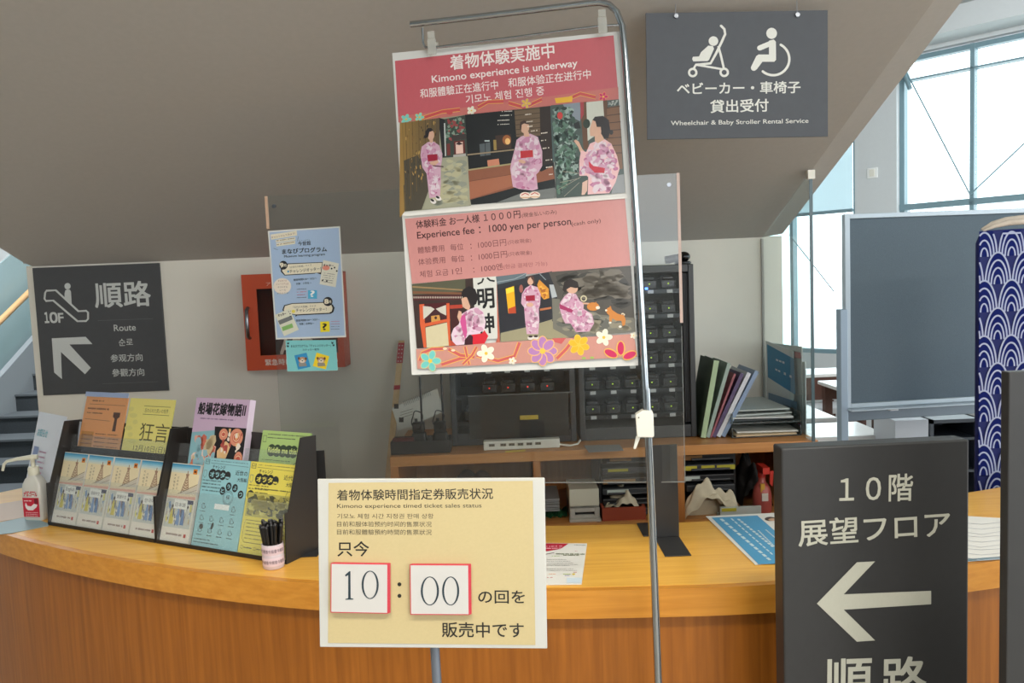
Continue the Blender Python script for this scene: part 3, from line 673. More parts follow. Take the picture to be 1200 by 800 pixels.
binder(bx+.0615, .47, .016, .275, (206, 208, 212), 'white file with narrow spine leaning against the blue one')
binder(bx+.0800, .50, .016, .285, (130, 150, 178), 'light blue file at right end of the leaning row')
# clear desk trays with papers
tx0 = atY(857, 500, 3.05).x; tx1 = atY(938, 500, 3.05).x
t = thing('letter_tray', 'two-tier clear letter tray heaped with papers at right end of the cabinet', 'tray', ((tx0+tx1)/2, 3.2, CZ))
for z in (CZ+.002, CZ+.055):
    m = MB(); m.box((tx0, 3.04, z), (tx1, 3.4, z+.004)); m.box((tx0, 3.04, z), (tx0+.004, 3.4, z+.04)); m.box((tx1-.004, 3.04, z), (tx1, 3.4, z+.04)); obj('tier', m, glassmat('smoky_tray', (190, 200, 200), .1, haze=.15), t)
for k, (z, dx_, r_, col) in enumerate([(CZ+.008, 0, .03, (200, 176, 140)), (CZ+.016, .01, -.05, (210, 208, 200)), (CZ+.062, 0, .05, (60, 64, 66)), (CZ+.072, -.01, -.08, (196, 200, 196)), (CZ+.082, .0, .1, (176, 182, 178)), (CZ+.10, -.015, .04, (168, 176, 172))]):
    m = MB(); X = V((math.cos(r_), math.sin(r_), 0)); Y = V((-math.sin(r_), math.cos(r_), 0)); O = V(((tx0+tx1)/2-.12+dx_, 3.06-(.03 if k < 1 else 0), z))
    m.fbox(O, X, Y, ZZ, (0, 0, 0), (.235, .3, .006)); o = obj('paper_sheaf', m, mat('sheaf_%d' % k, col, .6), None, 0); tag(o, ['tan booklet in the bottom of the clear letter tray', 'white papers in bottom tier of the letter tray', 'black folder on the upper tier of the letter tray', 'loose white sheets on the black folder', 'grey-green sheets second from the top of the letter tray heap', 'topmost grey sheet on the letter tray heap'][k], 'papers')
# standing notices at right end
def standing(quad, th, name, label, cat, mt, fn=None, pm=None):
    q = [V(p) for p in quad]; X = (q[1]-q[0]); X.z = 0; X.normalize(); n = X.cross(ZZ)
    t = thing(name, label, cat, (q[2]+q[3])/2); m = MB(); m.slab(q, -n*th); obj('sheet', m, mt, t)
    if fn: p = Pr(q[0]+n*.0008, X, ZZ); fn(p); p.build('print', pm or MPR, t)
    return t
def e3(xt, yt, yb, Y): return atY(xt, yt, Y), atY(xt+ (yb-yt)*.01, yb, Y)
def stand2(x0, yt0, yb0, Y0, x1, yt1, yb1, Y1):
    a, b = atY(x0, yt0, Y0), atY(x1, yt1, Y1); c = V((b.x, b.y, atY(x1, yb1, Y1).z)); d_ = V((a.x, a.y, atY(x0, yb0, Y0).z)); return [a, b, c, d_]
def bluepr(p):
    p.view(780, 380, 3.636)
    p.poly([(432, 84), (546, 146), (553, 300), (436, 225)], (70, 148, 190))
    p.poly([(438, 290), (560, 330), (560, 380), (438, 330)], (120, 150, 176))
    for a_, b_ in (((470, 150), (510, 165)), ((455, 185), (540, 225))): p.dashes(*a_, *b_, 12, (225, 235, 240), seg=4)
standing(stand2(897, 399, 475, 3.42, 929, 411, 504, 3.13), .003, 'standing_notice', 'upright notice with blue header leaning over the letter tray', 'notice', mat('notice_white', (214, 222, 222), .3), bluepr)
def redpr(p):
    p.view(780, 380, 3.636); p.poly([(548, 115), (575, 120), (577, 145), (550, 142)], (214, 60, 84)); p.poly([(556, 420), (575, 420), (577, 445), (558, 440)], (190, 40, 60))
standing(stand2(899, 401, 490, 3.46, 939.5, 406, 512, 3.08), .003, 'standing_notice', 'white notice with a small red mark standing behind the blue one', 'notice', mat('notice_grey', (206, 208, 206), .4), redpr)
standing(stand2(905, 420, 490, 3.47, 943.5, 424, 513, 3.05), .003, 'standing_notice', 'plain pale notice, rearmost of the three at cabinet end', 'notice', mat('notice_pale', (196, 202, 202), .4))
# ================================================================== HALL FURNITURE BEYOND (right)
def table(x0, x1, y0, y1, ht, label, apron=.12):
    t = thing('work_table', label, 'table', ((x0+x1)/2, (y0+y1)/2, 0)); tw = mat('pale_table_top', (232, 230, 226), .25, coat=.3); dw = mat('dark_table_wood', (84, 48, 34), .5, noise=.1)
    m = MB(); m.box((x0, y0, ht-.03), (x1, y1, ht)); obj('tabletop', m, tw, t, .006)
    m = MB(); m.box((x0+.03, y0+.012, ht-.03-apron), (x1-.03, y0+.03, ht-.03)); obj('apron', m, dw, t)
    m = MB(); m.box((x0+.03, y1-.03, ht-.03-apron), (x1-.03, y1-.012, ht-.03)); obj('apron', m, dw, t)
    for x in (x0+.03, x1-.09):
        for y in (y0+.03, y1-.09):
            m = MB(); m.box((x, y, 0), (x+.06, y+.06, ht-.03)); obj('leg', m, dw, t)
T = atZ(1047, 511, .7); table(1.35, T.x, 4.38, 4.80, .7, 'nearest pale-topped table beyond the desk, below the grey board')
T = atZ(982, 489, .7); table(1.3, T.x, 4.95, 5.45, .7, 'pale-topped table just behind the nearest one in the hall', .05)
T = atZ(961, 447, .7); table(T.x, T.x+1.6, 6.0, 6.6, .7, 'pale-topped table with dark leg left of the grey board post')
T = atZ(930, 440, .7); table(1.9, 3.3, 7.0, 7.42, .7, 'farthest pale-topped table under the left window', .2)
def stool(px, py, label):
    c = atZ(px, py, .44); t = thing('stool', label, 'stool', (c.x, c.y, 0), None)
    m = MB(); m.box((c.x-.24, c.y-.16, .38), (c.x+.24, c.y+.16, .44)); obj('seat', m, mat('stool_seat', (222, 224, 226), .5), t, .02)
    for sx in (-.2, .17):
        for sy in (-.13, .1):
            m = MB(); m.box((c.x+sx, c.y+sy, 0), (c.x+sx+.03, c.y+sy+.03, .38)); obj('leg', m, mat('dark_table_wood', (84, 48, 34), .5, noise=.1), t)
stool(958, 459, 'white bench seat nearer the farthest table in the hall')
stool(958, 474, 'white bench seat in front of the other one, between the tables')
# mobile board
BA = .1; BX = V((math.cos(BA), math.sin(BA), 0)); BO = atY(988.5, 251, 3.75); BN = BX.cross(ZZ)  # towards viewer
def bpt(x, y): p = onP(x, y, BO, BN)-BO; return p.dot(BX), p.z+BO.z
t = thing('display_board', 'large grey fabric-covered mobile board with light metal frame at right', 'board', BO+BX*.5-ZZ*BO.z)
def bb(m, x0, x1, z0, z1, o0, o1): m.fbox(BO-ZZ*BO.z, BX, BN, ZZ, (x0, o0, z0), (x1, o1, z1))
w1 = 1.25; zt = BO.z; zb_ = bpt(995, 478)[1]; zf = bpt(995, 493)[1]
m = MB(); bb(m, .02, w1-.02, zb_+.02, zt-.02, -.015, .0); obj('fabric_panel', m, mat('board_fabric', (92, 106, 116), .9, noise=.08, scale=250, bump=.3), t)
mf = mat('board_frame', (176, 188, 196), .35, .3)
for x in (0, w1-.025):
    m = MB(); bb(m, x, x+.025, zb_, zt, -.02, .012); obj('frame_rail', m, mf, t, .002)
m = MB(); bb(m, .025, w1-.025, zt-.022, zt, -.02, .012); obj('frame_rail', m, mf, t, .002)
m = MB(); bb(m, .025, w1-.025, zb_, zb_+.022, -.02, .012); obj('frame_rail', m, mf, t, .002)
m = MB(); bb(m, .0, w1-.2, zb_-.008, zb_-.001, -.0, .06); obj('ledge', m, mf, t, .002)
m = MB(); bb(m, -.01, w1, zf, zb_-.01, -.03, .01); obj('lower_beam', m, mat('board_beam', (108, 120, 130), .4, .3), t, .003)
xp = bpt(987, 440)[0]; ztp = bpt(987, 362)[1]
for x in (xp, w1+.03):
    m = MB(); bb(m, x-.018, x+.018, .06, ztp, -.022, .022); obj('post', m, mat('board_post', (150, 166, 180), .35, .4), t, .003)
    m = MB(); bb(m, x-.02, x+.02, .03, .07, -.30, .30); obj('foot', m, mf, t, .003)
m = MB(); k_ = bpt(1044, 477); bb(m, k_[0]-.02, k_[0]+.02, k_[1]-.012, k_[1]+.006, .01, .03); obj('catch', m, mat('catch_white', (226, 230, 232), .4), t)
k_ = bpt(1003, 465); 
# small black cabinet and white box behind the board
a, b = px_box(1090, 1150, 491, 560, 4.3, .4)
t = thing('low_media_cabinet', 'low dark cabinet with open shelf behind the grey board', 'cabinet', ((a[0]+b[0])/2, 4.5, 0))
m = MB(); z1 = b[2]; m.box((a[0], 4.3, 0), (a[0]+.02, 4.7, z1)); m.box((b[0]-.02, 4.3, 0), (b[0], 4.7, z1)); m.box((a[0], 4.3, z1-.02), (b[0], 4.7, z1)); m.box((a[0]+.02, 4.66, 0), (b[0]-.02, 4.68, z1-.02)); obj('carcass', m, mat('cab_dark', (52, 58, 66), .4), t)
for z in (z1-.12, z1-.3):
    m = MB(); m.box((a[0]+.02, 4.31, z), (b[0]-.02, 4.66, z+.015)); obj('shelf', m, mat('cab_dark', (52, 58, 66), .4), t)
a, b = px_box(1049, 1088, 492, 560, 4.15, .25); box_thing('storage_box', 'tall pale box standing between the nearest table and the dark low cabinet', 'box', (a[0], a[1], 0), b, mat('pale_box', (196, 200, 206), .6))

# seigaiha panel
sx_ = atY(1145.5, 400, 2.9); zt2 = atY(1160, 268, 2.9).z
t = thing('wave_pattern_panel', 'tall navy fabric panel with white overlapping wave pattern at right', 'panel', (sx_.x+.19, 2.94, 0))
x0 = sx_.x; x1 = x0+.40
m = MB(); pr = [(x0, 2.9, 0), (x1, 2.9, 0), (x1, 2.9, zt2-.03), (x1-.03, 2.9, zt2), (x0+.04, 2.9, zt2-.005), (x0+.012, 2.9, zt2-.022), (x0, 2.9, zt2-.05)]
m.prism(pr, V((0, .022, 0))); obj('body', m, mat('navy_fabric', (20, 30, 92), .85, noise=.06, scale=200), t, .008)
p = Pr((x0, 2.8985, zt2), (1, 0, 0), (0, 0, 1), .00002); p.norm(1, 1)
NAVY = (20, 30, 92); WAV = (164, 171, 198)
p.mode = 'm'; p.P = lambda x, y: (x, y)
px_ = .0031*1.0; W_, H_ = 32*px_, 65*px_; r_ = 0
def arc(cx, cy, rx, ry, w_, yc):
    pts = []
    for i in range(25):
        a = math.pi*i/24; x = cx+rx*math.cos(a); y = cy+ry*math.sin(a)
        if .004 < x < .394 and y < -.012: pts.append((x, y))
    if len(pts) > 2: p.line(pts, w_, WAV)
rows_ = int(zt2/(H_/2))
for r_ in range(0, rows_):
    cy = -.10-r_*H_/2
    for c_ in range(-1, 6):
        cx = c_*W_+(W_/2 if r_ % 2 else 0)+.022
        e = [(cx+W_*.50*math.cos(a), cy+38*px_*math.sin(a)) for a in [math.pi*i/20 for i in range(21)]]
        e = [(min(max(x, .003), .396), min(y, -.008)) for x, y in e]
        if max(x for x, y in e)-min(x for x, y in e) > .01: p.lpoly(e, NAVY)
        for rx, ry, w_ in ((.46, 37, 2.0), (.35, 28, 2.0), (.24, 19, 1.9), (.13, 10, 1.8)): arc(cx, cy, W_*rx, ry*px_, w_*px_, 0)
p.build('wave_print', printmat('fabric_ink', .85, 0, .1), t)
# rolled beige cloth lying on top of the panel
tr_ = mat('beige_cloth', (196, 184, 170), .85, noise=.08, scale=50)
q = MB(); A = V((x0+.03, 2.93, zt2+.004)); pts = [A+V((.0, 0, -.004)), A+V((.04, 0, .012)), A+V((.09, 0, .022)), A+V((.16, .0, .026)), A+V((.24, 0, .026)), A+V((.34, 0, .024))]
q.tube(pts, [.004, .012, .016, .018, .019, .016], 12); q.tube([a+V((-.004, -.018, -.006)) for a in pts[:5]], [.003, .008, .011, .012, .01], 10); q.tube([a+V((0.01, .02, .004)) for a in pts[1:]], [.006, .010, .012, .013, .01], 10)
tag(obj('rolled_cloth', q, tr_), 'rolled beige cloth lying along the top of the navy wave panel', 'cloth')

# ================================================================== WALL: route sign, orange AED cabinet
def wbd(name, label, quad, th, m_, Y=WY):
    q = [atY(x, y, Y-th) for x, y in quad]; zt_ = (q[0].z+q[1].z)/2; zb2 = (q[2].z+q[3].z)/2; x0 = (q[0].x+q[3].x)/2; x1 = (q[1].x+q[2].x)/2
    t = thing(name, label, 'sign', ((x0+x1)/2, Y-th/2, zb2)); m = MB(); m.box((x0, Y-th, zb2), (x1, Y-.001, zt_)); obj('board', m, m_, t, .001)
    return t, Pr((x0, Y-th-.0008, zt_), (1, 0, 0), (0, 0, 1))
t, p = wbd('route_sign', 'square slate-grey route sign with escalator symbol and arrow on left wall', [(38, 314.3), (186.5, 307.5), (197.3, 457.8), (50.5, 462.8)], .012, MSIGN)
LG = (200, 203, 200)
p.view(0, 280, 4)
p.text('順路', 449, 322, 708, 312, LG, h=116, bold=.022)
p.text('Route', 535, 432, 637, 428, LG, bold=.008); p.text('순로', 558, 501, 624, 498, LG, bold=.006)
p.text('参观方向', 520, 577, 669, 571, LG, bold=.008); p.text('參觀方向', 527, 645, 677, 640, LG, bold=.008)
p.text('１', 212, 392, 231, 391, LG, h=47, bold=.045); p.text('０', 237, 393, 271, 391, LG, h=48, bold=.045); p.text('F', 276, 391, 299, 390, LG, bold=.03)
p.line([(459, 382), (718, 373)], 1.6, (110, 112, 114)); p.line([(480, 678), (741, 668)], 1.6, (110, 112, 114))
p.line([(212, 252), (218, 242), (262, 240), (368, 338), (404, 336), (413, 344), (413, 374), (404, 384), (364, 385), (250, 288), (216, 290), (209, 280)], 9, LG, closed=True)
p.ell(317, 221, 14.5, 15, LG); p.poly([(303, 254), (307, 240), (317, 236), (328, 238), (333, 246), (337, 310), (303, 278)], LG)
p.poly([(243, 465), (402, 458), (434, 492), (326, 494), (426, 603), (399, 633), (286, 529), (291, 656), (254, 625)], LG)
p.build('lettering', MPRS, t)
# AED cabinet
AY = WY-.12
c0 = atY(282.6, 322, AY); c1 = atY(404.5, 430, AY); c2 = atY(289.5, 434.5, AY)
x0, x1, z1, z0 = (c0.x+c2.x)/2, c1.x, c0.z, c2.z
t = thing('defibrillator_cabinet', 'orange wall cabinet with dark window and silver handle beside the blue poster', 'cabinet', ((x0+x1)/2, WY-.06, z0))
m = MB(); m.box((x0, AY+.02, z0), (x0+.004, WY-.001, z1)); m.box((x1-.004, AY+.02, z0), (x1, WY-.001, z1)); m.box((x0, AY+.02, z0), (x1, WY-.001, z0+.004)); m.box((x0, AY+.02, z1-.004), (x1, WY-.001, z1)); m.box((x0, WY-.006, z0), (x1, WY-.001, z1))
obj('housing', m, MORG, t)
wx0 = atY(302, 370, AY).x; wx1 = atY(394, 370, AY).x; wz1 = atY(303, 338.5, AY).z; wz0 = atY(310, 416.5, AY).z
m = MB()
for a_, b_, c_, d_ in ((x0, wx0, z0, z1), (wx1, x1, z0, z1), (wx0, wx1, z0, wz0), (wx0, wx1, wz1, z1)): m.box((a_, AY, c_), (b_, AY+.018, d_))
dr = obj('door', m, MORG, t)
m = MB(); m.box((wx0, AY+.006, wz0), (wx1, AY+.010, wz1)); obj('window_pane', m, glassmat('smoked_glass', (200, 196, 192), .05), dr)
hx = atY(291.5, 378, AY); hz0 = atY(292, 396, AY).z; hz1 = atY(290.5, 361, AY).z
m = MB(); m.tube([(hx.x, AY, hz1), (hx.x, AY-.02, hz1-.008), (hx.x, AY-.024, (hz0+hz1)/2), (hx.x, AY-.02, hz0+.008), (hx.x, AY, hz0)], .008, 10); obj('handle', m, MSTEEL, dr)
p = Pr((x0, AY-.0008, z1), (1, 0, 0), (0, 0, 1)).view(270, 220, 3.333)
p.text('緊急時に', 137, 694, 238, 690, (222, 206, 196), bold=.02); p.text('開けてください', 246, 690, 420, 684, (222, 206, 196), bold=.02)
p.text('アラームが鳴ります', 140, 384, 330, 376, (222, 180, 164), h=16, bold=.01)
p.text('AED', 196, 648, 330, 640, (214, 190, 176), h=54, bold=.04)
p.build('lettering', MPRS, t)
m = MB(); cx = (wx0+wx1)/2+.02
m.box((cx-.12, WY-.10, z0+.03), (cx+.12, WY-.03, z1-.07)); t2 = obj('defibrillator_case', m, mat('aed_orange', (214, 84, 40), .4), None, .03); tag(t2, 'orange defibrillator case behind the dark cabinet window', 'case')
m = MB(); m.tube([(cx-.05, WY-.07, z1-.075), (cx-.04, WY-.07, z1-.045), (cx+.04, WY-.07, z1-.045), (cx+.05, WY-.07, z1-.075)], .009, 8); h = obj('carry_handle', m, MBLK, t2)

# ================================================================== HANGING SIGN
O, X, Y_ = posed(.598, 2.065, 2.142, .004, -.04, .022); Wd, Hd = .4605, .3165
t = thing('hanging_sign', 'grey hanging sign with pushchair and wheelchair symbols below the sloping ceiling', 'sign', O-Y_*Hd/2)
TL = O-X*Wd/2+Y_*Hd/2; N = X.cross(Y_)
m = MB(); m.slab([TL, TL+X*Wd, TL+X*Wd-Y_*Hd, TL-Y_*Hd], -N*.005); obj('board', m, mat('hanging_sign_grey', (88, 91, 96), .75, noise=.03, scale=40), t)
IV = (232, 232, 224)
p = Pr(TL+N*.0006, X, Y_).view(740, 0, 4.446)
p.text('ベビーカー・車椅子', 238, 494, 880, 484, IV, h=62, bold=.02); p.text('貸出受付', 412, 588, 714, 580, IV, h=66, bold=.02)
p.text('Wheelchair & Baby Stroller Rental Service', 206, 660, 922, 647, IV, h=30, bold=.008)
# pushchair
p.line([(466, 134), (484, 152), (488, 178), (470, 218), (440, 280), (412, 330), (335, 338), (322, 362)], 13, IV)
p.line([(452, 240), (466, 290), (481, 356)], 12, IV); p.line([(340, 338), (470, 360)], 11, IV)
p.ell(427, 214, 25, 25, IV); p.ell(466, 135, 6, 6, IV)
p.poly([(362, 272), (400, 238), (424, 240), (430, 254), (404, 312), (396, 318), (322, 320), (316, 308), (320, 296), (352, 294)], IV)
p.ring(319, 378, 19, 12, IV); p.ring(483, 377, 19, 12, IV)
# wheelchair
p.ell(730, 174, 28, 29, IV)
p.line([(668, 250), (740, 220)], 27, IV); p.ell(668, 250, 13.5, 13.5, IV)
p.poly([(716, 212), (742, 206), (752, 218), (753, 312), (744, 322), (682, 322), (652, 362), (628, 364), (622, 350), (650, 292), (662, 284), (716, 284)], IV); p.ell(637, 354, 15, 15, IV)
p.ring(738, 308, 84, 13, IV, -62, 130, 40)
p.ell(738+84*math.cos(math.radians(-62)), 308+84*math.sin(math.radians(-62)), 6.5, 6.5, IV); p.ell(738+84*math.cos(math.radians(130)), 308+84*math.sin(math.radians(130)), 6.5, 6.5, IV)
p.build('lettering', MPRS, t)
for (bx_, by_) in ((792, 19.5), (934, 18)):
    c = onP(bx_, by_, TL, N); zc = soz(c.y)-.003
    m = MB(); m.tube([c+N*.006, c-N*.010], .0055, 12); bo = obj('bolt', m, MSTEEL, t)
    m = MB(); m.tube([c+V((0, 0, .004)), (c.x, c.y, zc)], .0009, 6); obj('suspension_wire', m, MSTEEL, t)

# ================================================================== ACRYLIC PARTITION ON THE COUNTER
PA = V((-.702, 2.36, 0)); PB = V((.471, 2.2, 0)); PX = (PB-PA).normalized(); PN = PX.cross(ZZ); Lp = (PB-PA).length; pz0, pz1 = 1.062, 1.919
t = thing('acrylic_partition', 'clear acrylic partition panel standing on the counter behind the kimono poster', 'partition', (PA+PB)/2+ZZ*.9)
m = MB(); m.fbox(PA, PX, PN, ZZ, (0, -.0015, pz0), (Lp, .0015, pz1)); obj('panel', m, MACR, t)
mfilm = mat('peach_film', (214, 178, 152), .5)
zl = atY(320, 268, 2.36).z
m = MB(); m.fbox(PA, PX, PN, ZZ, (-.004, -.003, zl), (.003, .003, pz1)); obj('protective_film', m, mfilm, t)
m = MB(); m.fbox(PA, PX, PN, ZZ, (Lp-.004, -.003, 1.51), (Lp+.004, .003, pz1)); obj('protective_film', m, mat('pale_pink_film', (226, 200, 188), .5), t)
m = MB(); m.fbox(PA, PX, PN, ZZ, (0.01, -.002, pz0-.0015), (Lp, .002, pz0+.001)); m.fbox(PA, PX, PN, ZZ, (Lp-.001, -.002, pz0), (Lp+.001, .002, 1.5)); obj('cut_edge', m, mat('acrylic_edge', (170, 172, 170), .3, trans=(.6, (235, 240, 240))), t)
for (a_, z_) in ((.022, pz1-.03), (Lp-.025, pz1-.03)):
    m = MB(); c = PA+PX*a_+ZZ*z_; m.tube([c+PN*.003, c-PN*.003], .006, 12); obj('screw', m, MSTEEL, t)
for (bx0, bx1, nm) in ((.383, .452, 'right black L-shaped metal stand holding the acrylic panel by the pole'), (-.632, -.566, 'left black L-shaped metal stand behind the leaflet racks')):
    yb = 2.215 if bx0 > 0 else 2.325
    s = thing('panel_stand', nm, 'stand', ((bx0+bx1)/2, yb, .9))
    zt3 = 1.168
    m = MB(); m.box((bx0, yb-.008, .9035), (bx1, yb-.004, zt3)); obj('upright', m, MBLKM, s, .001)
    m = MB(); m.box((bx0-.001, yb-.16, .9005), (bx1, yb-.004, .9035)); obj('base_plate', m, MBLKM, s, .001)
    m = MB(); m.box((bx0-.03, yb+.010, .9005), (bx0+.012, yb+.13, .9035)); m.box((bx0-.002, yb+.006, .9035), (bx0+.045, yb+.010, 1.12)); obj('rear_plate', m, MBLKM, s, .001)
# blue programme poster on the panel
bO = onP(314, 270.4, PA+PN*.003, PN); bq = [onP(x, y, PA+PN*.003, PN) for x, y in ((314, 270.4), (398.4, 265), (405.6, 395), (323.4, 397.6))]
def sheet_on(name, label, q, th, n, cat, mt, group=None):
    t = thing(name, label, cat, (q[2]+q[3])/2); m = MB(); m.slab(q, n*th); obj('sheet', m, mt, t); return t
rectq = lambda q, X, Y: [V(a) for a in q]
t = sheet_on('programme_poster', 'pale blue Japanese programme poster taped to left side of the acrylic panel', bq, .0006, PN, 'poster', MPAPER)
p = Pr(bq[0]+PN*.0014, PX, ZZ).view(270, 220, 3.333)
BK = (34, 34, 40)
p.poly([(152, 174), (423, 156), (447, 577), (183, 586)], (172, 196, 226))
p.view(310, 255, 8.889)
CR = (236, 228, 204)
p.poly([(62, 175), (335, 135), (340, 185), (70, 230)], CR); p.poly([(115, 232), (320, 200), (322, 232), (118, 258)], CR); p.poly([(120, 265), (318, 238), (320, 272), (124, 300)], CR)
p.text('チャレンジしてみよう！', 75, 218, 322, 172, (90, 80, 70), h=20); p.dashes(125, 240, 312, 214, 9, (110, 100, 90), seg=5); p.dashes(128, 282, 312, 252, 9, (110, 100, 90), seg=5)
p.text('ミュージアム', 360, 246, 476, 238, BK, h=14); p.text('今昔館', 350, 292, 482, 284, BK, h=42, bold=.02)
p.text('まなびプログラム', 186, 378, 650, 352, BK, h=50, bold=.03); p.text('Museum learning program', 206, 422, 630, 398, BK, h=30, bold=.02)
p.line([(92, 318), (138, 334)], 3, (60, 60, 70)); p.line([(352, 195), (344, 245)], 3, (60, 60, 70))
p.poly([(175, 505), (240, 476), (606, 462), (592, 592), (540, 575), (520, 583), (210, 602), (170, 560)], BK); p.poly([(190, 515), (250, 484), (600, 469), (586, 570), (215, 594), (184, 556)], CR)
p.ell(197, 495, 44, 46, BK); p.text('9', 164, 518, 200, 514, CR, h=44, bold=.06); p.text('月', 203, 512, 228, 510, CR, bold=.04)
p.text('「近世の大阪編」クイズ', 262, 528, 492, 502, (70, 70, 74), h=20); p.text('チャレンジオッター！', 264, 578, 590, 548, (60, 60, 66), h=36, bold=.01); p.ell(248, 560, 10, 12, (90, 160, 200))
p.poly([(612, 440), (776, 476), (742, 724), (574, 692)], (228, 226, 210)); p.ell(642, 522, 38, 26, (232, 150, 130)); p.text('オッター', 612, 505, 720, 512, (30, 30, 34), h=24, bold=.05)
for q_ in ((700, 530), (730, 520), (754, 555), (606, 652), (650, 660)): p.ell(*q_, 9, 9, (50, 50, 50))
for k in range(5): p.dashes(620-k*6, 575+k*22, 735-k*6, 592+k*22, 8, (120, 120, 116), seg=4)
p.text('開館時間9:30〜 30分〜', 305, 660, 548, 640, (50, 54, 62), h=22, bold=.01); p.text('対象：小学生〜', 332, 700, 490, 688, (50, 54, 62), h=22, bold=.01)
p.ell(187, 712, 92, 84, (238, 226, 210))
for k, tx in enumerate(('まなびプロ', 'ミュージアムの', 'オリジナル', 'シール', 'がもらえる！')):
    hw = (44, 64, 52, 34, 62)[k]; p.text(tx, 187-hw+k*2, 668+k*32, 187+hw+k*2, 664+k*32, (150, 96, 80) if k < 2 else (80, 70, 70), h=18)
p.view(315, 335, 7.27)
p.rect(336, 36, 412, 108, (86, 178, 218)); p.text('?', 358, 92, 392, 92, (240, 244, 244), h=52, bold=.02)
for k, c_ in enumerate(((100, 100, 110), (200, 110, 130), (180, 110, 140), (100, 100, 110))): p.dashes(240, 28+k*24, 322, 24+k*24, 7, c_, seg=5)
p.poly([(118, 202), (132, 164), (200, 146), (480, 136), (548, 158), (562, 186), (552, 222), (530, 236), (245, 250), (228, 262), (230, 248), (130, 230)], BK)
p.poly([(130, 200), (140, 170), (202, 152), (478, 143), (536, 164), (545, 188), (538, 216), (516, 228), (232, 242), (136, 226)], CR)
p.ell(505, 132, 40, 39, BK); p.text('8', 478, 150, 508, 150, CR, h=38, bold=.06); p.text('月', 512, 146, 532, 146, CR, bold=.04)
p.text('「近代の大阪編」クイズ', 210, 190, 404, 178, (70, 70, 74), h=18); p.text('チャレンジオッター！', 234, 222, 494, 212, (60, 60, 66), h=30, bold=.01); p.ell(212, 216, 16, 14, (230, 214, 90))
p.poly([(54, 246), (178, 192), (258, 372), (132, 428)], (226, 226, 206)); p.text('オッター', 84, 262, 152, 244, (30, 30, 34), h=22, bold=.05); p.poly([(80, 296), (196, 250), (206, 284), (96, 330)], (120, 124, 124)); p.poly([(112, 350), (200, 318), (212, 352), (122, 384)], (140, 190, 110)); p.scatter([(160, 215), (180, 205), (200, 260), (184, 268)], [(60, 60, 60)], 6, 3, 6, 4); p.scatter([(180, 200), (188, 200), (230, 380), (222, 384)], [(80, 80, 80)], 7, 3, 5, 5)
p.text('開館時間9:30〜 30分〜', 236, 304, 436, 292, (50, 54, 62), h=18, bold=.01); p.text('対象：小学生〜', 262, 332, 390, 326, (50, 54, 62), h=18, bold=.01)
p.poly([(440, 304), (518, 300), (522, 388), (442, 392)], (240, 222, 50)); p.text('?', 464, 374, 498, 372, (40, 40, 40), h=54, bold=.02)
for k, c_ in enumerate(((200, 110, 130), (180, 110, 140), (110, 110, 120), (110, 110, 120))): p.dashes(532, 302+k*22, 606, 300+k*22, 6, c_, seg=5)
p.build('print', MPRG, t)
q = [onP(x, y, PA+PN*.003, PN) for x, y in zip((334.5, 393.5, 396, 336.8), (398.8, 398.2, 434, 435.2))]
t = sheet_on('sticker_notice', 'small turquoise notice with two stickers below the pale blue poster', q, .0006, PN, 'notice', MPAPER)
p = Pr(q[0]+PN*.0014, PX, ZZ).view(315, 335, 7.27)
p.poly([(143, 464), (570, 459), (588, 718), (160, 727)], (132, 206, 208))
p.text('まなびプログラム「チャレンジオッター」', 188, 524, 530, 516, (20, 60, 66), h=22, bold=.02); p.text('ステッカー配布', 288, 552, 430, 548, (20, 60, 66), h=18, bold=.02)
for (cx, cy) in ((165, 490), (163, 514), (542, 486), (552, 506)): p.ell(cx, cy, 9, 7, (30, 50, 56)); p.ell(cx-6, cy-9, 3, 3, (30, 50, 56)); p.ell(cx+5, cy-9, 3, 3, (30, 50, 56))
for (pts, c1) in (([(218, 592), (322, 568), (356, 688), (250, 712)], (52, 146, 200)), ([(408, 566), (516, 598), (486, 710), (376, 682)], (244, 214, 44))):
    p.poly(pts, c1); cx = sum(a[0] for a in pts)/4; cy = sum(a[1] for a in pts)/4
    p.ell(cx, cy-10, 34, 26, (196, 150, 110)); p.ell(cx, cy-2, 22, 18, (226, 214, 196)); p.ell(cx-30, cy-24, 9, 12, (110, 72, 48)); p.ell(cx+30, cy-22, 9, 12, (110, 72, 48)); p.ell(cx, cy-4, 6, 5, (30, 26, 26)); p.ell(cx-12, cy-14, 3.5, 3.5, (30, 26, 26)); p.ell(cx+12, cy-14, 3.5, 3.5, (30, 26, 26)); p.poly([(cx-32, cy+14), (cx+30, cy+14), (cx+38, cy+42), (cx-28, cy+46)], (150, 144, 134))
p.build('print', MPRG, t)
# ================================================================== KIMONO POSTER ON ITS CHROME STAND
O, X, Y_ = posed(.017, 1.796, 1.807, -.128, -.023, -.017); Wd, Hd = .515, .728; N = X.cross(Y_)
TL = O-X*Wd/2+Y_*Hd/2
t = thing('kimono_poster', 'large laminated pink kimono experience poster clipped to the chrome stand', 'poster', O-Y_*Hd/2)
m = MB(); nu = 1
m.slab([TL, TL+X*Wd, TL+X*Wd-Y_*Hd, TL-Y_*Hd], -N*.0012); obj('sheet', m, mat('laminate_white', (212, 212, 208), .3, coat=.6), t, .0003)
PK = (192, 92, 100); SALM = (194, 134, 130); WH = (236, 228, 224)
p = Pr(TL+N*.0004, X, Y_, .00001)
p.view(440, 0, 3.333)
p.poly([(76, 238), (930, 138), (982, 770), (112, 880)], (214, 212, 206))
p.poly([(76, 238), (930, 138), (948, 365), (90, 478)], PK)
p.text('着物体験実施中', 294, 274, 700, 224, WH, h=56, bold=.018); p.text('Kimono experience is underway', 222, 332, 790, 268, WH, h=36, bold=.012)
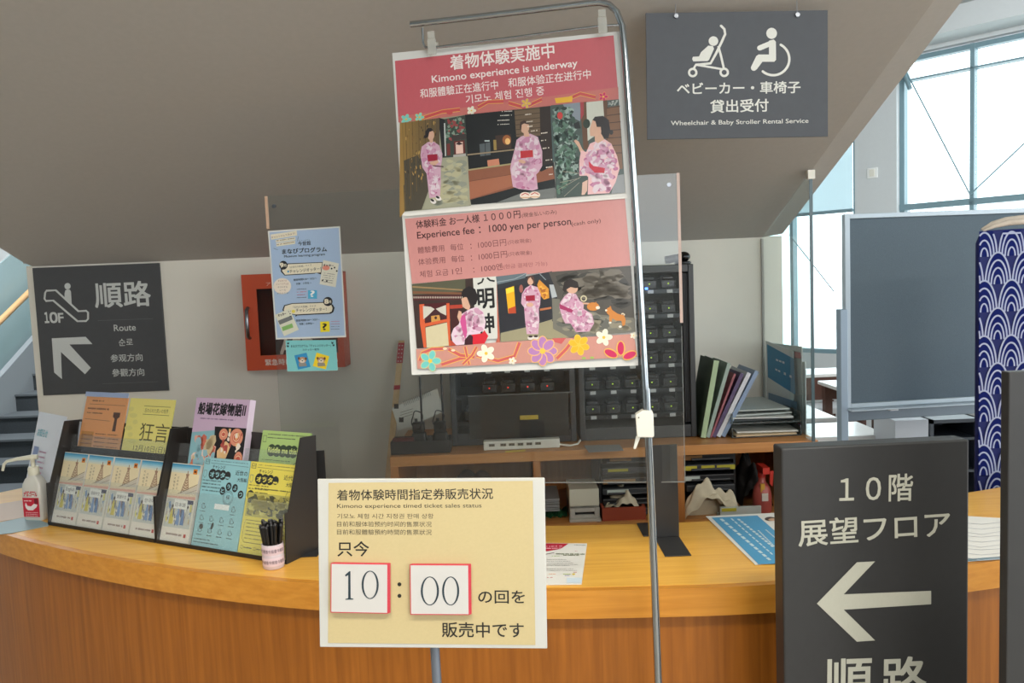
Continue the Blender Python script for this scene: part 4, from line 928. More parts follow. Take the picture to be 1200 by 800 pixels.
p.text('和服體驗正在進行中', 176, 384, 480, 348, WH, h=36, bold=.008); p.text('和服体验正在进行中', 520, 342, 842, 306, WH, h=36, bold=.008)
p.text('기모노 체험 진행 중', 354, 406, 660, 370, WH, h=34, bold=.004)
# floral strip under the header
p.poly([(90, 455), (948, 340), (950, 392), (94, 480)], (194, 110, 104))
def flower(cx, cy, r, c, c2, n=5, rot=0):
    for i in range(n):
        a = rot+2*math.pi*i/n; p.ell(cx+r*.6*math.cos(a), cy+r*.6*math.sin(a), r*.5, r*.36, c2, a, 12); p.ell(cx+r*.6*math.cos(a), cy+r*.6*math.sin(a), r*.42, r*.28, c, a, 12)
    p.ell(cx, cy, r*.2, r*.2, (232, 190, 70), 0, 10)
GO = (226, 178, 84)
for pts in ([(180, 462), (260, 436), (330, 428)], [(400, 420), (440, 398), (500, 396)], [(520, 402), (580, 420), (650, 388)], [(740, 392), (800, 366), (860, 380)]):
    p.line(pts, 12, (196, 78, 78)); p.line([(a, b-7) for a, b in pts], 2, GO); p.line([(a, b+7) for a, b in pts], 2, GO)
flower(120, 466, 20, (120, 200, 190), (150, 200, 170)); flower(172, 458, 18, (120, 200, 190), (210, 190, 90)); p.ell(290, 440, 12, 8, (196, 78, 78)); flower(375, 432, 17, (226, 222, 200), (236, 230, 214)); flower(588, 404, 20, (216, 178, 70), (170, 110, 160)); p.poly([(700, 384), (770, 376), (768, 398), (706, 404)], (226, 176, 50)); flower(890, 378, 18, (196, 40, 96), (232, 150, 90))
# --- upper photographs
def vgrad_poly(pts, c0, c1, n=10, vertical=True):
    xs = [a[0] for a in pts]; ys = [a[1] for a in pts]
    for i in range(n):
        f = i/(n-1); c = tuple(c0[k]*(1-f)+c1[k]*f for k in range(3))
        x0 = min(xs)+(max(xs)-min(xs))*i/n; x1 = min(xs)+(max(xs)-min(xs))*(i+1)/n
        yt = lambda x: pts[0][1]+(pts[1][1]-pts[0][1])*(x-pts[0][0])/(pts[1][0]-pts[0][0])
        yb = lambda x: pts[3][1]+(pts[2][1]-pts[3][1])*(x-pts[3][0])/(pts[2][0]-pts[3][0])
        p.poly([(x0, yt(x0)), (x1+.5, yt(x1)), (x1+.5, yb(x1)), (x0, yb(x0))], c)
SK = (206, 164, 140); HR = (34, 28, 30); KP = (200, 160, 180); KM = (176, 104, 140); KW = (208, 188, 198)
# photo 1: lane beside a plank wall
p.view(465, 120, 6.154)
p.poly([(22, 148), (495, 90), (535, 745), (58, 788)], (150, 150, 128))
p.poly([(300, 130), (492, 92), (515, 392), (335, 400)], (58, 66, 60)); p.scatter([(350, 120), (495, 95), (505, 270), (345, 290)], [(78, 112, 92), (46, 74, 62), (130, 150, 134), (150, 70, 70)], 110, 5, 13, 3)
p.poly([(300, 110), (345, 122), (350, 390), (330, 400)], (34, 34, 36)); p.poly([(340, 150), (350, 150), (356, 385), (348, 388)], (190, 194, 190))
p.poly([(395, 240), (500, 225), (504, 262), (398, 276)], (60, 54, 52)); p.poly([(412, 280), (488, 272), (496, 380), (416, 388)], (96, 40, 36)); p.poly([(424, 290), (476, 284), (480, 366), (428, 372)], (226, 190, 176)); p.poly([(424, 300), (450, 284), (478, 300), (450, 308)], (50, 30, 34)); p.poly([(408, 378), (498, 368), (500, 388), (408, 396)], (170, 168, 160))
p.poly([(360, 300), (384, 296), (388, 380), (364, 384)], (110, 50, 46))
vgrad_poly([(22, 150), (308, 112), (300, 470), (58, 786)], (150, 118, 62), (92, 78, 58), 12)
p.poly([(58, 786), (50, 600), (170, 400), (230, 500), (222, 560), (228, 640), (180, 772)], (54, 54, 52)); p.poly([(50, 420), (150, 380), (212, 500), (228, 640), (178, 770), (60, 784)], (74, 68, 56))
for k in range(11): p.line([(40+k*24, 146-k*3), (64+k*20, 770-k*32)], 3, (70, 58, 36) if k % 2 else (118, 94, 50))
p.scatter([(30, 160), (300, 130), (290, 400), (60, 760)], [(120, 92, 50), (176, 142, 80), (60, 52, 40)], 90, 4, 16, 6, asp=.35, rot=0)
p.poly([(335, 400), (510, 388), (535, 745), (190, 772), (236, 640)], (156, 156, 134)); p.scatter([(335, 410), (508, 400), (530, 735), (200, 760), (300, 560)], [(166, 166, 142), (140, 144, 130), (176, 172, 140)], 70, 8, 26, 8, asp=2, rot=-.1)
def robe(outline, obi, seed=1, n=60, r0=6, r1=18, base=KP, asp=1.6):
    p.poly(outline, base); p.scatter(outline, [KM, KW, (188, 130, 160), (214, 198, 206), (196, 150, 174)], n, r0, r1, seed, asp=asp); 
    if obi: p.poly(obi, (150, 24, 52))
robe([(226, 286), (270, 284), (306, 310), (330, 370), (326, 420), (318, 470), (318, 600), (312, 680), (236, 690), (226, 600), (216, 514), (186, 470), (172, 380), (180, 320)], [(220, 378), (294, 372), (296, 420), (226, 426)], 11, 90, 5, 15)
p.poly([(236, 430), (296, 416), (304, 432), (276, 456), (244, 446)], SK); p.line([(262, 456), (338, 464)], 8, (70, 30, 44))
p.ell(246, 236, 25, 38, SK); p.poly([(208, 246), (206, 210), (226, 186), (250, 186), (264, 204), (236, 214), (226, 256)], HR); p.ell(207, 248, 11, 12, HR); p.poly([(236, 262), (262, 262), (262, 290), (240, 290)], SK); p.poly([(234, 280), (250, 300), (266, 280), (262, 292), (250, 310)], KW)
for c_ in ((264, 714), (302, 692)): p.ell(*c_, 22, 16, (222, 216, 212), .5); p.ell(c_[0]-6, c_[1]-8, 15, 8, (40, 34, 36), .5)
# photo 2: seated at a dark veranda
p.view(540, 110, 5.926)
p.poly([(30, 146), (622, 84), (662, 722), (72, 770)], (24, 26, 28))
p.poly([(372, 112), (552, 92), (560, 290), (386, 300)], (104, 86, 66))
for k in range(6): p.line([(374, 118+k*33), (556, 98+k*34)], 4, (54, 42, 32))
p.poly([(548, 92), (622, 84), (640, 480), (560, 500)], (44, 34, 30)); p.poly([(622, 84), (700, 76), (716, 400), (640, 480)], (70, 92, 92))
p.poly([(240, 290), (350, 280), (352, 380), (246, 390)], (62, 44, 36)); p.ell(320, 320, 30, 34, (150, 90, 50)); p.ell(326, 330, 18, 22, (240, 190, 120)); p.poly([(226, 320), (246, 320), (250, 390), (230, 392)], (150, 126, 70))
p.poly([(130, 350), (204, 336), (208, 424), (136, 434)], (84, 92, 96)); p.line([(170, 342), (172, 430)], 4, (24, 26, 28)); p.rect(166, 322, 200, 332, (180, 190, 190))
p.line([(46, 424), (370, 388)], 9, (150, 132, 106)); p.poly([(184, 462), (264, 450), (272, 500), (190, 510)], (196, 128, 100))
p.poly([(52, 524), (350, 482), (560, 540), (640, 500), (652, 590), (360, 660), (66, 735)], (136, 84, 62)); p.poly([(52, 524), (350, 482), (352, 492), (54, 534)], (160, 150, 110)); p.poly([(60, 610), (352, 560), (356, 640), (64, 730)], (160, 100, 74)); p.line([(60, 608), (350, 560)], 4, (110, 66, 50))
p.poly([(66, 735), (360, 655), (654, 590), (660, 660), (240, 756), (72, 770)], (26, 30, 32)); p.poly([(240, 758), (420, 690), (656, 650), (662, 722)], (110, 114, 112))
robe([(420, 296), (480, 276), (536, 300), (566, 400), (566, 500), (540, 545), (524, 560), (536, 660), (500, 672), (404, 660), (362, 645), (344, 520), (350, 480), (376, 380), (388, 320)], [(414, 398), (500, 390), (504, 438), (416, 448)], 21, 100, 8, 24)
p.poly([(414, 398), (500, 390), (504, 438), (416, 448)], (184, 50, 56)); p.ell(426, 470, 26, 12, SK, .3)
p.ell(444, 232, 32, 42, SK); p.poly([(410, 236), (414, 196), (440, 184), (470, 192), (474, 214), (440, 206), (424, 216), (420, 260)], (64, 44, 40)); p.poly([(436, 262), (470, 262), (480, 296), (450, 300), (440, 296)], SK)
for c_ in ((448, 706), (514, 702)): p.ell(*c_, 38, 24, (226, 210, 196)); p.line([(c_[0]-26, c_[1]-2), (c_[0], c_[1]-16), (c_[0]+26, c_[1]-4)], 6, (180, 60, 64)); p.line([(c_[0]-32, c_[1]+14), (c_[0]+30, c_[1]+14)], 6, (206, 160, 120))
for k, (gx, gy) in enumerate(((320, 124), (318, 152), (300, 186), (300, 214))): p.dashes(gx-44, gy, gx+40, gy-4, 7, (226, 220, 210), seg=5)
for (gx, gy) in ((468, 146), (478, 196), (476, 230), (510, 260), (580, 275), (580, 326), (592, 380), (612, 462), (614, 512), (626, 562)): p.dashes(gx-22, gy, gx+24, gy-6, 9, (228, 216, 202), seg=4)
# photo 3: by a shrub, hand raised
p.view(640, 110, 6.154)
p.poly([(36, 84), (524, 40), (572, 712), (76, 752)], (70, 84, 80))
p.poly([(120, 76), (250, 62), (246, 200), (170, 160)], (130, 140, 150)); p.scatter([(36, 90), (200, 90), (240, 300), (240, 560), (100, 740), (76, 750)], [(110, 136, 128), (52, 76, 66), (150, 170, 162), (40, 56, 52), (90, 120, 104)], 330, 5, 15, 5, asp=1.8)
p.poly([(244, 62), (296, 58), (306, 400), (270, 400)], (96, 66, 46)); p.poly([(246, 62), (272, 60), (272, 150), (250, 190)], (160, 60, 66)); p.poly([(290, 62), (410, 50), (430, 250), (300, 340)], (196, 198, 186)); p.poly([(410, 50), (440, 46), (452, 330), (430, 340)], (92, 62, 40))
p.poly([(438, 100), (528, 84), (552, 540), (450, 560)], (120, 84, 58)); p.scatter([(440, 50), (522, 44), (526, 80), (440, 94)], [(90, 100, 96), (170, 176, 170)], 26, 4, 9, 9)
for k in range(7): p.line([(438, 104+k*54), (532+k*3, 90+k*56)], 6, (62, 42, 30))
p.poly([(500, 590), (560, 580), (570, 712), (470, 720)], (140, 144, 146))
for pts in ([(120, 560), (240, 574)], [(100, 640), (240, 610)], [(90, 690), (250, 600)], [(130, 740), (240, 640)]): p.line(pts, 4, (150, 146, 132))
p.ell(100, 158, 20, 26, (196, 62, 60)); p.poly([(196, 216), (236, 200), (250, 250), (210, 252)], (30, 36, 38)); p.ell(292, 216, 26, 34, (40, 54, 44))
p.poly([(200, 340), (214, 330), (238, 348), (262, 400), (282, 420), (250, 430), (232, 384)], SK)
robe([(316, 360), (410, 320), (470, 360), (512, 450), (530, 540), (500, 640), (456, 716), (300, 726), (304, 600), (292, 590), (240, 592), (240, 480), (252, 410), (290, 420)], [(306, 486), (340, 520), (424, 536), (420, 572), (350, 568), (312, 530)], 31, 110, 8, 24, (224, 180, 182))
p.poly([(306, 486), (340, 520), (424, 536), (420, 572), (350, 568), (312, 530)], (188, 50, 66))
p.poly([(256, 730), (262, 640), (300, 620), (296, 700), (276, 728)], (210, 176, 160))
p.poly([(350, 300), (398, 290), (420, 330), (370, 360), (352, 340)], SK); p.poly([(334, 190), (376, 180), (400, 230), (396, 290), (352, 306), (318, 306), (314, 260), (320, 238)], SK)
p.poly([(334, 190), (352, 166), (410, 160), (452, 190), (462, 260), (450, 320), (420, 322), (400, 290), (394, 240), (366, 240), (356, 200)], HR); p.ell(384, 266, 10, 16, SK); p.ell(470, 278, 14, 18, HR)
p.line([(372, 356), (350, 400), (310, 450)], 12, KW)
# --- price panel
p.view(460, 230, 3.635)
p.poly([(54, 96), (990, 8), (1014, 295), (84, 372)], SALM)
DK = (60, 30, 34)
p.text('体験料金 お一人様 １０００円', 103, 138, 546, 92, DK, h=34, bold=.014); p.text('(現金払いのみ)', 552, 94, 700, 78, DK, h=22)
p.text('Experience fee ：1000 yen per person', 108, 190, 762, 130, DK, h=38, bold=.012); p.text('(cash only)', 764, 132, 888, 116, DK, h=22)
DK2 = (110, 62, 66)
p.text('體驗費用', 110, 244, 222, 234, DK2, h=28); p.text('每位', 248, 232, 304, 227, DK2, h=28); p.text('：1000日円', 334, 226, 486, 210, DK2, h=28); p.text('(只收現金)', 492, 208, 592, 198, DK2, h=20)
p.text('体验费用', 112, 294, 226, 284, DK2, h=28); p.text('每位', 252, 282, 308, 277, DK2, h=28); p.text('：1000日円', 336, 276, 490, 260, DK2, h=28); p.text('(只收現金)', 494, 258, 594, 250, DK2, h=20)
p.text('체험 요금', 118, 346, 240, 336, DK2, h=28); p.text('1인', 256, 334, 298, 330, DK2, h=28); p.text('：1000엔', 346, 326, 470, 312, DK2, h=28); p.text('(현금 결제만 가능)', 474, 312, 660, 298, (150, 90, 92), h=22)
# lower photographs
p.view(475, 320, 6.667)
p.poly([(52, 86), (535, 38), (545, 555), (92, 586)], (58, 44, 40))
p.poly([(52, 86), (470, 44), (472, 140), (60, 170)], (84, 84, 66)); p.poly([(56, 100), (470, 128), (470, 138), (58, 112)], (150, 122, 84)); p.poly([(60, 140), (440, 150), (440, 166), (60, 160)], (120, 80, 56))
p.poly([(60, 176), (440, 170), (440, 208), (64, 212)], (78, 32, 34)); 
for k in range(30): p.rect(66+k*13, 182, 72+k*13, 196, (196, 190, 176))
p.poly([(110, 244), (350, 224), (352, 360), (130, 420)], (74, 26, 30)); p.poly([(112, 244), (150, 240), (150, 300), (168, 580), (146, 582), (118, 400)], (204, 92, 54)); p.poly([(322, 236), (346, 234), (356, 566), (336, 568)], (204, 92, 54)); p.poly([(124, 398), (350, 352), (352, 374), (130, 424)], (204, 92, 54))
p.poly([(140, 256), (200, 262), (232, 280), (180, 330), (144, 360)], (196, 194, 182)); p.poly([(240, 278), (320, 248), (322, 330), (280, 310)], (196, 194, 182)); p.poly([(148, 378), (234, 284), (324, 336), (322, 356)], (64, 34, 38)); p.poly([(204, 334), (268, 326), (276, 368), (206, 382)], (196, 144, 72)); p.ell(240, 348, 10, 12, (60, 30, 30))
p.poly([(160, 424), (328, 384), (342, 566), (170, 582)], (202, 192, 158)); p.poly([(348, 250), (450, 244), (452, 272), (350, 278)], (170, 62, 46)); p.poly([(356, 284), (440, 278), (440, 540), (366, 520)], (66, 30, 30)); p.poly([(350, 520), (440, 560), (356, 566)], (180, 70, 50))
p.poly([(530, 38), (714, 24), (722, 510), (560, 520)], (206, 206, 200))
p.poly([(714, 30), (726, 280), (742, 540), (706, 545), (722, 500)], (180, 96, 76))
INK = (26, 26, 28)
p.line([(566, 86), (600, 70), (612, 40)], 14, INK)
p.line([(640, 36), (664, 56), (700, 62)], 14, INK)
p.text('明', 574, 276, 698, 268, INK, h=150, bold=.035); p.text('神', 570, 470, 698, 462, INK, h=150, bold=.035)
robe([(440, 320), (500, 282), (560, 262), (610, 300), (630, 380), (620, 440), (560, 480), (500, 480), (466, 520), (464, 556), (400, 562), (370, 530), (360, 480), (380, 430), (420, 400)], None, 41, 80, 8, 24, (220, 196, 212))
p.poly([(440, 330), (470, 322), (486, 460), (470, 520), (446, 440), (430, 380)], (196, 80, 140)); p.poly([(520, 480), (600, 470), (620, 444), (650, 490), (620, 550), (530, 556)], (206, 36, 52)); p.poly([(470, 510), (530, 490), (528, 552), (470, 556)], (60, 26, 36))
p.poly([(408, 340), (420, 292), (440, 300), (444, 330), (424, 380)], SK); p.poly([(440, 200), (480, 180), (510, 260), (500, 290), (470, 276), (450, 262)], SK); p.poly([(440, 180), (450, 130), (500, 100), (548, 124), (572, 190), (556, 240), (530, 256), (512, 240), (496, 200), (470, 186)], HR); p.ell(476, 200, 9, 14, SK)
p.view(575, 310, 6.4)
p.poly([(48, 130), (460, 50), (590, 545), (76, 575)], (44, 46, 52))
p.poly([(40, 90), (270, 62), (260, 100), (50, 150)], (96, 110, 118)); p.line([(46, 132), (180, 108), (270, 64)], 5, (150, 160, 164)); p.line([(360, 60), (440, 140)], 6, (130, 140, 146)); p.poly([(60, 180), (440, 110), (456, 400), (80, 500)], (40, 40, 46))
p.poly([(114, 180), (176, 160), (190, 360), (134, 364)], (226, 170, 30)); p.poly([(116, 184), (176, 164), (178, 200), (118, 220)], (236, 210, 60)); p.poly([(134, 330), (188, 310), (192, 364), (136, 366)], (180, 70, 40)); p.poly([(350, 150), (366, 112), (436, 180), (440, 250), (400, 262), (366, 220)], (206, 140, 50)); p.scatter([(352, 140), (430, 180), (436, 250), (400, 258)], [(230, 170, 70), (170, 100, 40)], 20, 5, 12, 3)
p.poly([(370, 330), (456, 316), (456, 330), (372, 346)], (180, 110, 70)); p.ell(230, 180, 14, 30, (150, 90, 80))
p.poly([(76, 512), (260, 470), (460, 410), (600, 420), (600, 545), (76, 578)], (150, 144, 116)); p.poly([(440, 150), (480, 150), (500, 240), (460, 250)], (170, 176, 180))
robe([(262, 176), (300, 152), (352, 168), (376, 220), (372, 300), (362, 330), (366, 420), (358, 520), (272, 520), (260, 420), (252, 320), (230, 290), (236, 220)], [(262, 234), (332, 228), (334, 270), (266, 274)], 51, 90, 6, 17)
p.ell(296, 300, 26, 16, SK); p.ell(300, 118, 24, 34, SK); p.poly([(276, 130), (278, 96), (300, 80), (324, 92), (332, 130), (330, 160), (318, 120), (300, 94), (284, 108)], (84, 56, 48))
for c_ in ((300, 548), (340, 546)): p.ell(*c_, 22, 16, (214, 206, 200)); p.ell(c_[0], c_[1]-10, 16, 8, (50, 36, 40))
p.poly([(436, 56), (1052, 10), (1084, 500), (590, 545), (460, 420), (500, 240), (470, 140)], (80, 76, 70))
p.scatter([(450, 60), (1048, 16), (1078, 400), (900, 300), (520, 240)], [(96, 92, 84), (64, 62, 58), (110, 104, 94)], 80, 12, 46, 13, asp=2.4, rot=-.1)
p.poly([(460, 250), (520, 260), (520, 330), (780, 370), (1080, 400), (1086, 502), (590, 545), (470, 480)], (112, 110, 100)); p.scatter([(480, 300), (1078, 410), (1080, 490), (600, 536), (480, 440)], [(124, 122, 110), (98, 98, 92), (140, 134, 116)], 60, 10, 34, 14, asp=2.5, rot=0)
robe([(552, 240), (590, 206), (640, 220), (668, 270), (700, 290), (696, 330), (760, 370), (776, 440), (740, 500), (640, 505), (600, 440), (560, 440), (540, 400), (516, 320), (524, 280)], None, 61, 110, 7, 22)
p.poly([(516, 290), (530, 300), (620, 340), (610, 360), (520, 330)], (160, 50, 96)); p.ell(612, 180, 42, 36, SK); p.poly([(540, 190), (552, 130), (600, 104), (654, 130), (662, 170), (640, 176), (600, 168), (570, 186), (560, 210)], (44, 36, 34)); p.ring(698, 254, 20, 8, (206, 196, 160)); p.line([(690, 290), (740, 292)], 12, SK)
DG = (196, 126, 58)
p.ell(768, 314, 46, 32, DG); p.ell(804, 322, 16, 12, (226, 216, 200)); p.poly([(780, 292), (790, 276), (800, 296)], DG)
p.poly([(862, 340), (880, 322), (900, 318), (912, 340), (950, 366), (1000, 380), (1012, 410), (1008, 450), (990, 462), (980, 420), (940, 420), (912, 400), (906, 430), (890, 432), (890, 380), (874, 366)], DG); p.poly([(890, 320), (896, 306), (906, 322)], DG); p.line([(1000, 380), (1004, 374), (992, 366), (980, 370)], 10, (220, 206, 180)); p.ell(896, 434, 10, 7, (230, 224, 214)); p.ell(972, 464, 12, 8, (230, 224, 214)); p.ell(866, 342, 8, 7, (230, 220, 200))
# --- floral band at the foot
p.view(460, 230, 3.635)
p.poly([(102, 650), (440, 622), (600, 612), (1028, 585), (1042, 682), (108, 734)], (196, 140, 128))
RB = (198, 92, 92)
def ribbon(pts, w_=12): p.line(pts, w_+6, GO); p.line(pts, w_, RB)
ribbon([(118, 700), (130, 666), (170, 650), (220, 648)]); ribbon([(210, 716), (290, 690), (330, 684)]); ribbon([(240, 650), (290, 676), (350, 684)]); ribbon([(310, 640), (318, 676), (328, 716)], 8); ribbon([(360, 676), (450, 700), (520, 680), (542, 622)]); ribbon([(700, 690), (740, 650), (770, 610)]); ribbon([(360, 640), (340, 676), (300, 714)], 8)
p.poly([(680, 604), (740, 602), (720, 628), (690, 620)], RB)
flower(162, 700, 44, (112, 196, 190), (190, 200, 150)); flower(400, 668, 36, (232, 228, 206), (240, 236, 220), 5, .6); flower(640, 658, 60, (176, 124, 178), (226, 176, 120), 8); flower(795, 632, 42, (226, 178, 40), (232, 190, 80), 6, .3); flower(900, 600, 34, (228, 222, 204), (236, 230, 214), 5, 1.2); flower(512, 700, 16, (228, 222, 204), (236, 230, 214)); flower(1026, 592, 14, (228, 222, 204), (236, 230, 214))
for (cx, cy, a) in ((972, 646, -1.57), (930, 668, -2.7), (1010, 676, -.4)): p.ell(cx, cy, 32, 19, GO, a); p.ell(cx, cy, 28, 14, (196, 42, 92), a)
for (cx, cy) in ((815, 688), (850, 686), (260, 655), (225, 648)): p.ell(cx, cy, 9, 5, (150, 180, 90) if cx > 500 else (232, 214, 180))
# crop everything outside the sheet is not needed: all inside
p.poly([(47, 74), (1000, 2), (1001, 9), (48, 86)], (222, 220, 214))
p.build('print', MPRG, t)

# stand itself
SN = N; SO = TL+N*.018
def sp(x, y): return onP(x, y, SO, SN)
st = thing('poster_stand', 'tall chrome poster stand with curved top arm and white height clamp', 'stand', (sp(771, 800).x+.03, sp(771, 800).y-.02, 0))
zc3 = zm(700, 0, 6.667)
arm = [(481, 28.5), (530, 23), (600, 14.8), (660, 7.5), (690, 3.8), (703, 2.8), (714, 5.5), (723, 14), (729, 30), (732, 60), (736, 117), (746, 265), (757, 462)]
pts = [sp(*a) for a in arm]
m = MB(); m.tube(pts, [.0068]*5+[.0072]*8, 14); obj('top_arm', m, MCHROME, st)
low = [sp(757.2, 455), sp(762, 560), sp(767, 680), sp(771.5, 800)]
d = (low[-1]-low[0]).normalized(); foot = low[-1]+d*((.03-low[-1].z)/d.z)
m = MB(); m.tube([low[0], low[1], low[2], low[3], foot], .0086, 16); obj('lower_pole', m, MCHROME, st)
m = MB(); m.lathe((foot.x, foot.y, .0), [(.09, .001), (.09, .012), (.085, .018), (.03, .024), (.016, .04)], 32); obj('round_base', m, MBLKM, st)
pts = [sp(495, 33), sp(496, 50), sp(498.5, 55.5), sp(515, 55), sp(600, 44), sp(700, 31), sp(729, 29)]
m = MB(); m.tube(pts, .0028, 8); obj('hanging_rod', m, MCHROME, st)
z4 = zm(725, 440, 6.667)
m = MB(); m.prism([sp(*z4(*a))+SN*.016 for a in ((130, 300), (185, 266), (258, 270), (268, 290), (275, 465), (262, 474), (142, 472))], -SN*.034); cl = obj('height_clamp', m, MWHITE, st, .002)
m = MB(); m.prism([sp(*z4(*a))+SN*.006 for a in ((136, 472), (172, 474), (132, 572), (114, 568))], -SN*.012); obj('clamp_lever', m, MWHITE, cl, .0015)
m = MB(); c = sp(*z4(155, 318)); m.tube([c+SN*.0175, c+SN*.015], .0016, 8); obj('clamp_pin', m, MBLK, cl)
mclip = mat('clear_clip', (232, 232, 226), .1, trans=(.32, (240, 240, 236)))
for (cx, cy) in ((506.6, 54), (706, 29)):
    c = sp(cx, cy); k = thing('poster_clip', ('left' if cx < 600 else 'right')+' clear plastic clip gripping the top edge of the kimono poster', 'clip', c-Y_*.02)
    for s_, nm in ((.004, 'front_jaw'), (-.022, 'rear_jaw')):
        m = MB(); a = c-X*.0095+Y_*.014+SN*s_; m.slab([a, a+X*.019, a+X*.019-Y_*.034, a-Y_*.034], SN*.003); obj(nm, m, mclip, k, .001)
    m = MB(); a = c-X*.006+Y_*.004-SN*.018; m.slab([a, a+X*.012, a+X*.012-Y_*.008, a-Y_*.008], SN*.02); obj('spring', m, MSTEEL, k)
    m = MB(); a = c-X*.008+Y_*.030+SN*.006; m.slab([a, a+X*.016, a+X*.016-Y_*.016, a-Y_*.016], SN*.002); obj('grip', m, mclip, k, .0008)

# ================================================================== TICKET STATUS SIGN
O, X, Y_ = posed(-.164, 1.423, 1.137, -.058, -.086, .02); Wd, Hd = .42, .31; N = X.cross(Y_); TL = O-X*Wd/2+Y_*Hd/2
t = thing('ticket_status_sign', 'cream laminated ticket status sign with time cards on a grey pole', 'sign', O-Y_*Hd/2)
m = MB(); m.slab([TL, TL+X*Wd, TL+X*Wd-Y_*Hd, TL-Y_*Hd], -N*.006); obj('board', m, mat('laminate_board', (200, 200, 194), .3, coat=.6), t, .0015)
p = Pr(TL+N*.0008, X, Y_).view(360, 550, 3.2)
p.poly([(80, 50), (846, 42), (856, 658), (78, 650)], (200, 183, 137))
K = (40, 38, 34); K2 = (84, 78, 64)
p.text('着物体験時間指定券販売状況', 112, 116, 697, 110, K, h=40, bold=.012); p.text('Kimono experience timed ticket sales status', 112, 149, 654, 147, (66, 62, 52), h=20, bold=.004)
p.text('기모노 체험 시간 지정권 판매 상황', 112, 184, 474, 184, K2, h=19); p.text('目前和服体验预约时间的售票状况', 112, 214, 467, 215, K2, h=20); p.text('目前和服體驗預約時間的售票狀況', 112, 244, 467, 245, K2, h=20)
p.text('只今', 114, 325, 232, 325, K, h=56, bold=.012); p.ell(346, 430, 7.5, 7.5, K); p.ell(346, 473, 7.5, 7.5, K)
p.text('の回を', 642, 501, 816, 502, K, h=48, bold=.012); p.text('販売中です', 506, 628, 812, 630, K, h=56, bold=.012)
p.build('lettering', MPRG, t)
gp = onP(509, 750, TL-N*.020, N); gb = onP(511.5, 800, TL-N*.020, N)
ps = thing('sign_pole', 'slim grey metal pole carrying the cream ticket status sign', 'stand', (gb.x+.01, gb.y, 0))
m = MB(); m.tube([gp+Y_*.09, gp, V((gb.x+.012, gb.y, .025))], .0088, 16); obj('pole', m, MGREYPOLE, ps)
m = MB(); m.lathe((gb.x+.012, gb.y, 0), [(.15, .001), (.15, .012), (.14, .018), (.012, .026)], 28); obj('round_base', m, MGREYPOLE, ps)
m = MB(); a = gp+ZZ*.10-N*(-.004); m.fbox(gp+Y_*.02, X, -N, Y_, (-.05, -.0125, 0), (.05, -.0095, .08)); obj('bracket', m, MGREYPOLE, ps)
def digit0(p, cx, cy, rx, ry, c):
    n = 36; out = [(cx+rx*math.cos(6.2832*i/n), cy+ry*math.sin(6.2832*i/n)) for i in range(n)]; inn = [(cx+(rx-7.5)*math.cos(6.2832*i/n), cy+(ry-3)*math.sin(6.2832*i/n)) for i in range(n)]
    P_ = [p.P(*a) for a in out]+[p.P(*a) for a in inn]; p.raw(P_, [(i, (i+1) % n, n+(i+1) % n, n+i) for i in range(n)], c)
def numcard(quad, digits, label):
    tl, tr, br, bl = [onP(*zm(360, 550, 3.2)(*a), TL+N*.003, N) for a in quad]
    k = thing('number_card', label, 'card', (bl+br)/2)
    red = mat('card_edge_red', (206, 62, 78), .5); cw = mat('card_white', (204, 202, 198), .35, coat=.5)
    for j, off in enumerate((.0, .0022, .0044)):
        dx = X*(.0032*(2-j)*.5+.0) 
        m = MB(); m.slab([q+dx+N*off for q in (tl, tr, br, bl)], N*.0018); o = obj('card_leaf', m, red, k)
        m = MB(); e = .0016; m.slab([tl+dx+X*e-Y_*e+N*(off+.0018), tr+dx-X*e-Y_*e+N*(off+.0018), br+dx-X*e+Y_*e+N*(off+.0018), bl+dx+X*e+Y_*e+N*(off+.0018)], N*.0002); obj('face', m, cw, o)
    p = Pr(tl+N*.0070, X, Y_).view(360, 550, 3.2); c = (44, 60, 70)
    for d_ in digits:
        if d_[0] == 0: digit0(p, *d_[1:], c)
        else:
            x, y0, y1 = d_[1:]; p.poly([(x-16, y0+14), (x-14, y0+20), (x-4, y0+14), (x-4, y1-4), (x-15, y1-1), (x-15, y1+2), (x+15, y1+1), (x+15, y1-2), (x+5, y1-4), (x+4, y0), (x, y0)], c)
    p.build('digits', MPRG, k)
numcard([(92, 347), (306, 350), (306, 536), (91, 532)], [(1, 158, 381, 486), (0, 236, 432, 32, 53)], 'left red-edged number card showing the hour on the ticket status sign')
numcard([(387, 352), (608, 353), (610, 541), (389, 540)], [(0, 460, 455, 34, 54), (0, 538, 455, 32, 54)], 'right red-edged number card showing the minutes, after the colon')

# ================================================================== FLOOR SIGN (10F) and dark slab at the right edge
fy = 1.62
a = atY(915.6, 526, fy); b = atY(1136, 514, fy); ya = .03
X = V((math.cos(ya), math.sin(ya), 0)); O = V((a.x, fy, a.z)); N = X.cross(ZZ); b = onP(1136, 514, O, N)
Wd = (b-O).dot(X); O.z = (a.z+b.z)/2+.0; 
t = thing('floor_sign', 'charcoal free-standing floor sign with large left arrow in front of counter', 'sign', O+X*Wd/2-ZZ*O.z)
m = MB(); m.fbox(V((O.x, O.y, 0)), X, -N, ZZ, (0, 0, .02), (Wd, .05, O.z)); obj('board', m, MSIGN2, t, .004)
m = MB(); m.fbox(V((O.x, O.y, 0)), X, -N, ZZ, (-.02, -.1, 0), (Wd+.02, .15, .02)); obj('base', m, MSIGN2, t, .003)
p = Pr(V((O.x, O.y, O.z))+N*.0006, X, ZZ).view(880, 500, 2.667); IV2 = (184, 184, 170)
p.text('１０階', 277, 238, 505, 230, IV2, h=84, bold=.014); p.text('展望フロア', 150, 374, 622, 342, IV2, h=82, bold=.014)
